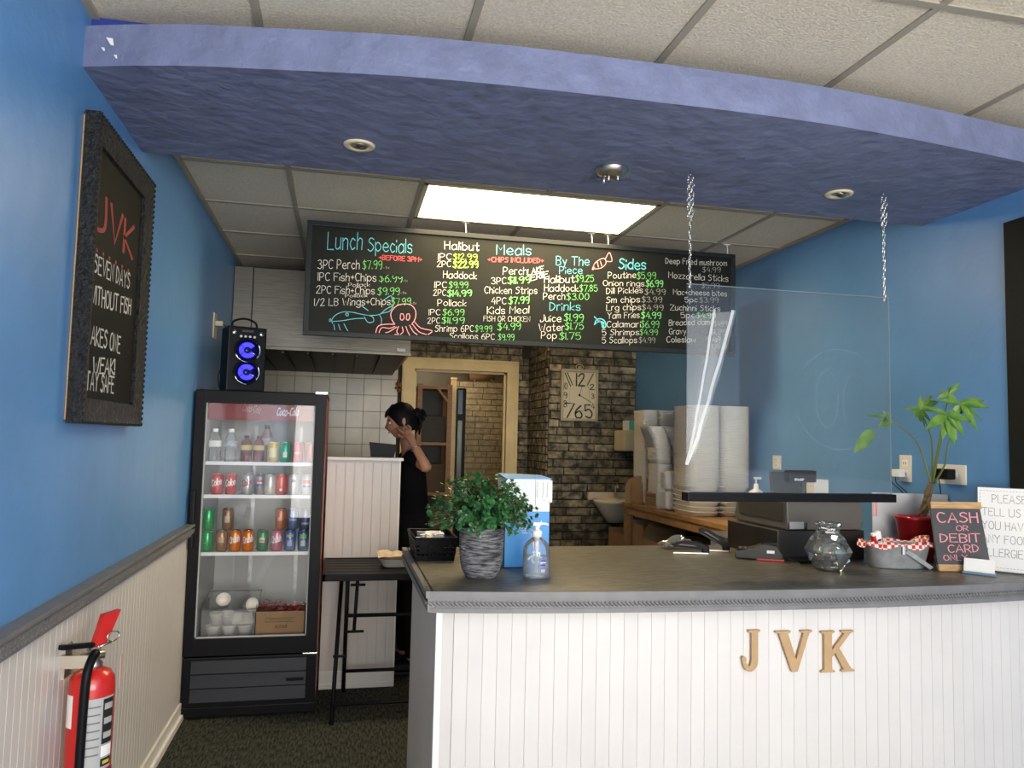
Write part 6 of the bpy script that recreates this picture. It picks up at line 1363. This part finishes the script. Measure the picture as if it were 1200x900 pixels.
# ============================================================ SILVER LID PANEL
a0, a1 = at(1022, 577, Y=3.0), at(1111, 580, Y=2.885)
ang = math.atan2(a1.y-a0.y, a1.x-a0.x); wl2 = math.hypot(a1.x-a0.x, a1.y-a0.y)
t = thing('silver_screen', 'open silver lid of a laptop standing behind the metal tub', 'laptop', (a0.x, a0.y, ZC_), ang)
mb = MB(); mb.box(0, wl2, 0, .009, .010, a0.z-ZC_, c=.004); mb.build('lid', M['silver'], t, False); LB('keyboard_base', M['silver'], t, (0, wl2-.07, .004, .16, 0, .014), c=.004)
LB('indicator', M['red'], t, (.004, .018, -.003, .0, .17, .23), c=.001)
# ============================================================ MONEY TREE
q = at(1080, 606, Y=2.84); mx, my = q.x, 2.84
t = thing('money_tree', 'slender money tree with palmate leaves in a glossy red pot', 'plant', (mx, my, ZC_))
rp = .073; zp = at(1070, 607, Y=2.76).z-ZC_; mb = MB(); mb.lathe([(0, 0), (rp*.66, 0), (rp*.7, .006), (rp*.98, zp-.014), (rp*1.03, zp-.012), (rp*1.03, zp), (rp*.96, zp), (rp*.9, zp-.02), (0, zp-.025)], (mx-.025, my, ZC_), seg=32, n=4); mb.build('pot', M['redpot'], t)
mb = MB(); mb.lathe([(0, zp-.02), (rp*.9, zp-.02)], (mx-.025, my, ZC_), seg=16); mb.build('soil', M['soil'], t)
def mp(px, py, dy=0): return at(px, py, Y=my+dy)
tk = [mp(1080, 604), mp(1085, 592), mp(1088, 577), mp(1091, 566)]; mb = MB()
for k in range(4):
    a = k*PI/2; mb.tube(curl([tuple(p+Vector((math.cos(a+i*1.1)*(.015-.003*i), math.sin(a+i*1.1)*(.015-.003*i), 0))) for i, p in enumerate(tk)]), [.0075]*9+[.007], 7)
mb.build('braided_trunk', M['bark'], t)
stems = [((1091, 567), (1078, 525), (1065, 508), (1042, 491), -.12), ((1092, 566), (1092, 520), (1087, 500), (1078, 481), -.10), ((1093, 566), (1099, 535), (1104, 512), (1110, 487), -.24), ((1095, 566), (1107, 545), (1111, 520), (1125, 482), -.25), ((1093, 560), (1100, 520), (1106, 490), (1112, 462), -.22)]
ends = []
for s_ in stems:
    pts = [mp(*s_[0])]+[mp(*s_[i], dy=s_[4]*i/3) for i in (1, 2, 3)]; mb = MB(); c_ = curl([tuple(p) for p in pts], 4); mb.tube(c_, [.0045-.0025*i/(len(c_)-1) for i in range(len(c_))], 7); mb.build('stem', M['stem'], t); ends.append((pts[3], s_[4]))
def leaf(c_, d, L_, W2, droop=.3, m='leaf2'):
    d = d.normalized(); s_ = d.cross(Vector((-.15, -.85, .55)));
    if s_.length < .1: s_ = d.cross(Vector((0, 1, 0)))
    s_.normalize(); up_ = s_.cross(d).normalized(); n = 6; vs = []
    for i in range(n+1):
        f = i/n; w2 = W2*math.sin(PI*min(1, f**.75*1.0))**.8 if 0 < f < 1 else .0004; p = c_+d*L_*f+Vector((0, 0, -droop*L_*f*f)); vs += [p-s_*w2+up_*w2*.3, p-up_*w2*.05, p+s_*w2+up_*w2*.3]
    mb = MB(); mb.add(vs, [(3*i+k, 3*i+k+1, 3*i+k+4, 3*i+k+3) for i in range(n) for k in (0, 1)], True)
    mb.build('leaf', M[m], t)
VX = Vector((.976, -.215, 0)); VZ = Vector((0, 0, 1)); VY = Vector((.215, .976, 0))
def whorl(px, py, dy, leaves):
    c_ = at(px, py, Y=my+dy); sc = (my+dy)/900*1.02
    for (dx, dz, yy, wf) in leaves:
        v = VX*dx*sc+VZ*(-dz)*sc; L_ = v.length; d = v+VY*yy*sc; leaf(c_, d, d.length*1.08, wf*sc*1.15, .12)
whorl(1042, 490, -.12, [(-28, -6, 3, 2.6), (-17, 10, -8, 3.2), (-9, 12, -8, 3.4), (-6, -12, 6, 2.4), (4, -8, 8, 2.4), (-10, 2, -16, 3), (2, 6, -4, 2)])
c_ = at(1024, 503, Y=my-.12); mb = MB(); mb.tube([tuple(at(1042, 491, Y=my-.12)), tuple(c_)], .0014, 5); mb.build('petiole', M['stem'], t); v = at(1001, 531, Y=my-.12)-c_; leaf(c_, v, v.length, 8*my/900, .0)
whorl(1078, 480, -.10, [(18, -22, 4, 3), (22, -2, -8, 4), (-12, 8, -8, 4), (-18, -2, 2, 3), (-4, 14, -8, 4), (12, 14, -3, 3), (30, -16, 10, 4.5), (2, -20, 3, 3), (8, 20, 4, 2.5)])
whorl(1110, 486, -.24, [(-31, 16, -6, 5.5), (-10, 28, -6, 5), (3, 34, -8, 6.5), (17, 22, -6, 6), (26, 6, -6, 5), (-22, -10, 4, 3.5), (30, -10, 8, 4.5), (14, 28, 4, 4)])
whorl(1126, 474, -.25, [(32, -10, 4, 5), (32, 0, -6, 5), (18, 30, -4, 4.5), (-24, -8, 5, 4.5), (8, 20, -8, 4.5), (14, -8, 4, 4), (28, 16, 4, 4), (-10, 16, 6, 4)])
whorl(1112, 462, -.22, [(16, -18, 3, 2.2), (-10, -6, 6, 2), (4, 14, -5, 5), (-14, 4, 2, 3), (12, -10, -3, 2), (6, -14, 8, 2.5)])
# ============================================================ CHALK SIGN, CARD HOLDER, PAPER SIGN
o0, o1 = at(1098, 668, Z=ZT), at(1161, 669, Z=ZT)
def leaned(label, name, cat, pl, pr_, ptop_l, depth, tilt, rz=None):
    pass
A_ = at(1097, 668, Y=2.60); A_.z = ZC_; A_ = at(1100, 669.5, Z=ZC_); Bp = at(1164, 670, Z=ZC_); ang = math.atan2(Bp.y-A_.y, Bp.x-A_.x); wd_ = (Bp-A_).length
t = thing('tabletop_sign', 'small wood framed chalkboard sign about cash or debit on the counter', 'sign', ((A_.x+Bp.x)/2, (A_.y+Bp.y)/2, ZC_), ang); hs_ = .268; TL = Matrix.Rotation(R(-10), 3, 'X')
def tilted(name, m, x0, x1, y0, y1, z0, z1, par, c=.001, T=None):
    mb = MB(); mb.box(x0, x1, y0, y1, z0, z1, c=c, rot=T or TL, piv=(0, 0, 0)); return mb.build(name, m, par, False)
tilted('slate_panel', M['slate'], -wd_/2, wd_/2, 0, .008, .001, hs_, t); tilted('bottom_rail', M['pine'], -wd_/2, wd_/2, -.005, .010, .0005, .026, t); tilted('top_rail', M['pine'], -wd_/2, wd_/2, -.005, .010, hs_-.026, hs_, t)
mb = MB(); mb.prism([(-.02, .01, .001), (.02, .01, .001), (.0, .02, .15)], (0, .002, 0)); mb2 = MB(); mb2.box(-.02, .02, .088, .092, .0005, .2, rot=Matrix.Rotation(R(12), 3, 'X'), piv=(0, .09, 0)); mb2.build('easel_back', M['pine'], t, False)
def wt(par, T, text, m, x0, x1, z0, z1, h, wdv, nn=-.0015, jit=.04, skew=0):
    L0, R0 = T @ Vector((x0, nn, z0)), T @ Vector((x1, nn, z1)); write(par, text, m, L0, R0, T @ Vector((skew, 0, h)), wdv, jit, world=False, nrm=Vector((0, 0, 0)))
hw_ = wd_/2
for tx, u0, u1, z, h in [("CASH", .10, .84, .188, .038), ("OR", .42, .64, .155, .020), ("DEBIT", .10, .84, .112, .031), ("CARD", .22, .78, .073, .028), ("ONLY", .12, .56, .042, .020)]:
    wt(t, TL, tx, M['chalkp'], -hw_+wd_*u0, -hw_+wd_*u1, z, z+.001, h, .11)
# card holder
A_ = at(1128, 671.5, Z=ZC_); Bp = at(1167, 676, Z=ZC_); ang = math.atan2(Bp.y-A_.y, Bp.x-A_.x); wd_ = (Bp-A_).length*1.0
t = thing('card_holder', 'clear card holder with white business cards in front of the chalk sign', 'card holder', ((A_.x+Bp.x)/2, (A_.y+Bp.y)/2, ZC_), ang); T2 = Matrix.Rotation(R(-14), 3, 'X')
tilted('acrylic_base', M['clearbin'], -wd_/2, wd_/2, -.005, .028, .0005, .010, t, .001, Matrix.Identity(3)); tilted('blue_edge', colm('blue acrylic edge', (.16, .28, .42)), -wd_/2, wd_/2, -.0065, -.005, .001, .008, t, 0, Matrix.Identity(3))
for k in range(4): tilted('card', M['paper'], -wd_/2+.003, wd_/2-.004-.001*k, .002+.002*k, .0032+.002*k, .008, .056+.0015*k, t, 0, T2)
# allergy sign
A_ = Vector((2.462, 2.595, ZC_)); ang = math.atan2(-.165, .125); wd_ = .205
t = thing('allergy_sign', 'white paper food allergy sign in a clear stand at the right edge of the counter', 'sign', A_, ang); T3 = Matrix.Rotation(R(-5), 3, 'X'); hs_ = .325
tilted('paper_sheet', M['paper'], .002, wd_, .0, .0015, .006, hs_, t, 0, T3); tilted('acrylic_stand', M['clearbin'], 0, wd_+.003, .002, .004, .002, hs_+.003, t, 0, T3); tilted('stand_foot', M['clearbin'], 0, wd_, 0, .05, .0005, .003, t, 0, Matrix.Identity(3))
for q, (tx, u) in enumerate([("PLEASE", .048), ("TELL US IF", .014), ("YOU HAVE", .014), ("ANY FOOD", .014), ("ALLERGIES", .010)]):
    n_ = layout(tx)[1]; wt(t, T3, tx, M['print'], u+.003, u+.003+n_*.0255, .268-q*.052, .268-q*.052, .030, .07, -.0008, 0)
mb = MB(); q = []
for k in range(17): q.append([(.010+k*.011, hs_-.012), (.016+k*.011, hs_-.012)]); q.append([(.010+k*.011, .018), (.016+k*.011, .018)])
for k in range(24): q.append([(.010, .020+k*.012), (.010, .026+k*.012)])
ribbon(mb, q, lambda x, z: T3 @ Vector((x, -.0008, z)), .0012); mb.build('dashed_border', M['print'], t, False)
# ============================================================ SHIELD ON CHAINS
YS = 2.64; sh = thing('acrylic_shield', 'clear acrylic sneeze shield with a black bottom bar hanging on two chains', 'sneeze shield', (1.67, YS, 1.245))
sx0, sx1, sz0, sz1 = 1.243, 2.112, 1.272, 2.052
B('clear_sheet', M['shield'], sh, (sx0, sx1, YS-.002, YS+.002, sz0, sz1)); B('sheet_edge', mat('pale acrylic edge', (.16, .22, .24), .3), sh, (sx1-.002, sx1+.0006, YS-.0022, YS+.0022, sz0, sz1)); B('sheet_edge', MAT['pale acrylic edge'], sh, (sx0, sx1, YS-.0022, YS+.0022, sz1-.0015, sz1+.0005))
mb = MB(); mb.box(sx0-.003, sx1+.002, YS-.028, YS+.028, 1.243, 1.274, c=.003); mb.build('bottom_bar', M['black'], sh)
mb = MB()
for k in range(110): x = sx0+k*(sx1-sx0)/110; mb.box(x, x+.003, YS-.0292, YS-.027, 1.247, 1.273)
mb.build('bar_ribs', M['blackmetal'], sh)['kind'] = 'stuff'
# window reflection at the left edge, imitated by a hazy curled sheet
mb = MB(); vs = []; n = 14
top_w, zt_, zb2 = .165, 1.925, 1.38
for i in range(n+1):
    f = i/n; z = zt_+(zb2-zt_)*f; w2 = top_w*(1-f)**.8+.010
    for j in range(7): g = j/6; vs.append((sx0+.001+w2*g, YS-.004-.045*math.sin(g*PI*.55)*(1-f)-.006*g, z+(.030*g*(1-f))+.006*math.sin(i*1.9+j)*g))
mb.add(vs, [(7*i+j, 7*i+j+1, 7*i+j+8, 7*i+j+7) for i in range(n) for j in range(6)], True); mb.build('reflection_film', clear('window reflection film', (.97, .97, .97), 1.25, haze=.14, gloss=.1), sh)
mb = MB(); rr = random.Random(3)
for off, w0 in ((.0, .012), (.075, .010)):
    pts = [(sx0+.002+(top_w-off-.01)*(1-f)**.85+rr.uniform(-.002, .002), zt_+.02*(1-f)+(zb2-zt_)*f) for f in [i/12 for i in range(13)]]
    ribbon(mb, [pts], lambda x, z: Vector((x, YS-.052*max(0, (z-zb2)/(zt_-zb2))-.006, z)), w0)
mb.build('reflection_edge', clear('reflection edge film', (1, 1, 1), 1.2, haze=.45, gloss=.2), sh)  # whitish haze paints the bright edges of that reflection
# thin faint arcs on the sheet
mb = MB(); p0 = at(985, 468, Y=YS); ex, ez = .20, .195
ribbon(mb, [[(p0.x+ex*math.cos(a), p0.z+ez*math.sin(a)) for a in [R(q) for q in range(-165, 150, 6)]], [(p0.x-.06+.05*math.cos(a), p0.z+.0+.11*math.sin(a)) for a in [R(q) for q in range(0, 361, 12)]], [(p0.x+.06+.05*math.cos(a), p0.z-.01+.11*math.sin(a)) for a in [R(q) for q in range(20, 230, 12)]]], lambda x, z: Vector((x, YS-.0026, z)), .0028); mb.build('faint_arcs', M['faintline'], sh)
# chains
def chain(px, label, ztop, extra, xs):
    t = thing('hanging_chain', label, 'chain', (xs, YS, 2.04)); n = int((ztop-2.035)/.0175); mb = MB(); 
    def link(c_, rot, L_=.012, W2=.0045):
        q = [c_+rot @ Vector((W2*math.cos(a), 0, L_*math.sin(a)*.95)) for a in [k*2*PI/10 for k in range(10)]]; m2 = MB(); m2.tube(q, .0014, 5, closed=True); return m2
    for k in range(n): m2 = link(Vector((xs+.0015*math.sin(k), YS, 2.035+.009+k*.0175)), Matrix.Rotation(R(90*(k % 2)+20), 3, 'Z')); m2.build('chain_link', M['chrome'], t)
    c2 = MB()
    for k in range(int(extra/.0175)):
        for dx in (-.010, .008): m2 = link(Vector((xs+dx+.002*math.sin(k*2), YS-.004, ztop-.012-k*.0175)), Matrix.Rotation(R(90*(k % 2)+40), 3, 'Z')); m2.build('chain_link', M['chrome'], t)
    m2 = MB(); m2.tube(curl([(xs, YS, ztop+.004), (xs, YS, Z0b-.001)]), .0016, 6); m2.tube(curl([(xs-.006, YS, 2.05), (xs, YS-.004, 2.04), (xs+.006, YS, 2.046), (xs+.003, YS+.004, 2.06)]), .0015, 6); m2.build('hook', M['chrome'], t)
chain(807, 'steel chain holding the left top corner of the clear shield', 2.465, .17, sx0+.012); chain(1040, 'steel chain holding the right top corner of the clear shield', 2.465, .13, sx1-.018)
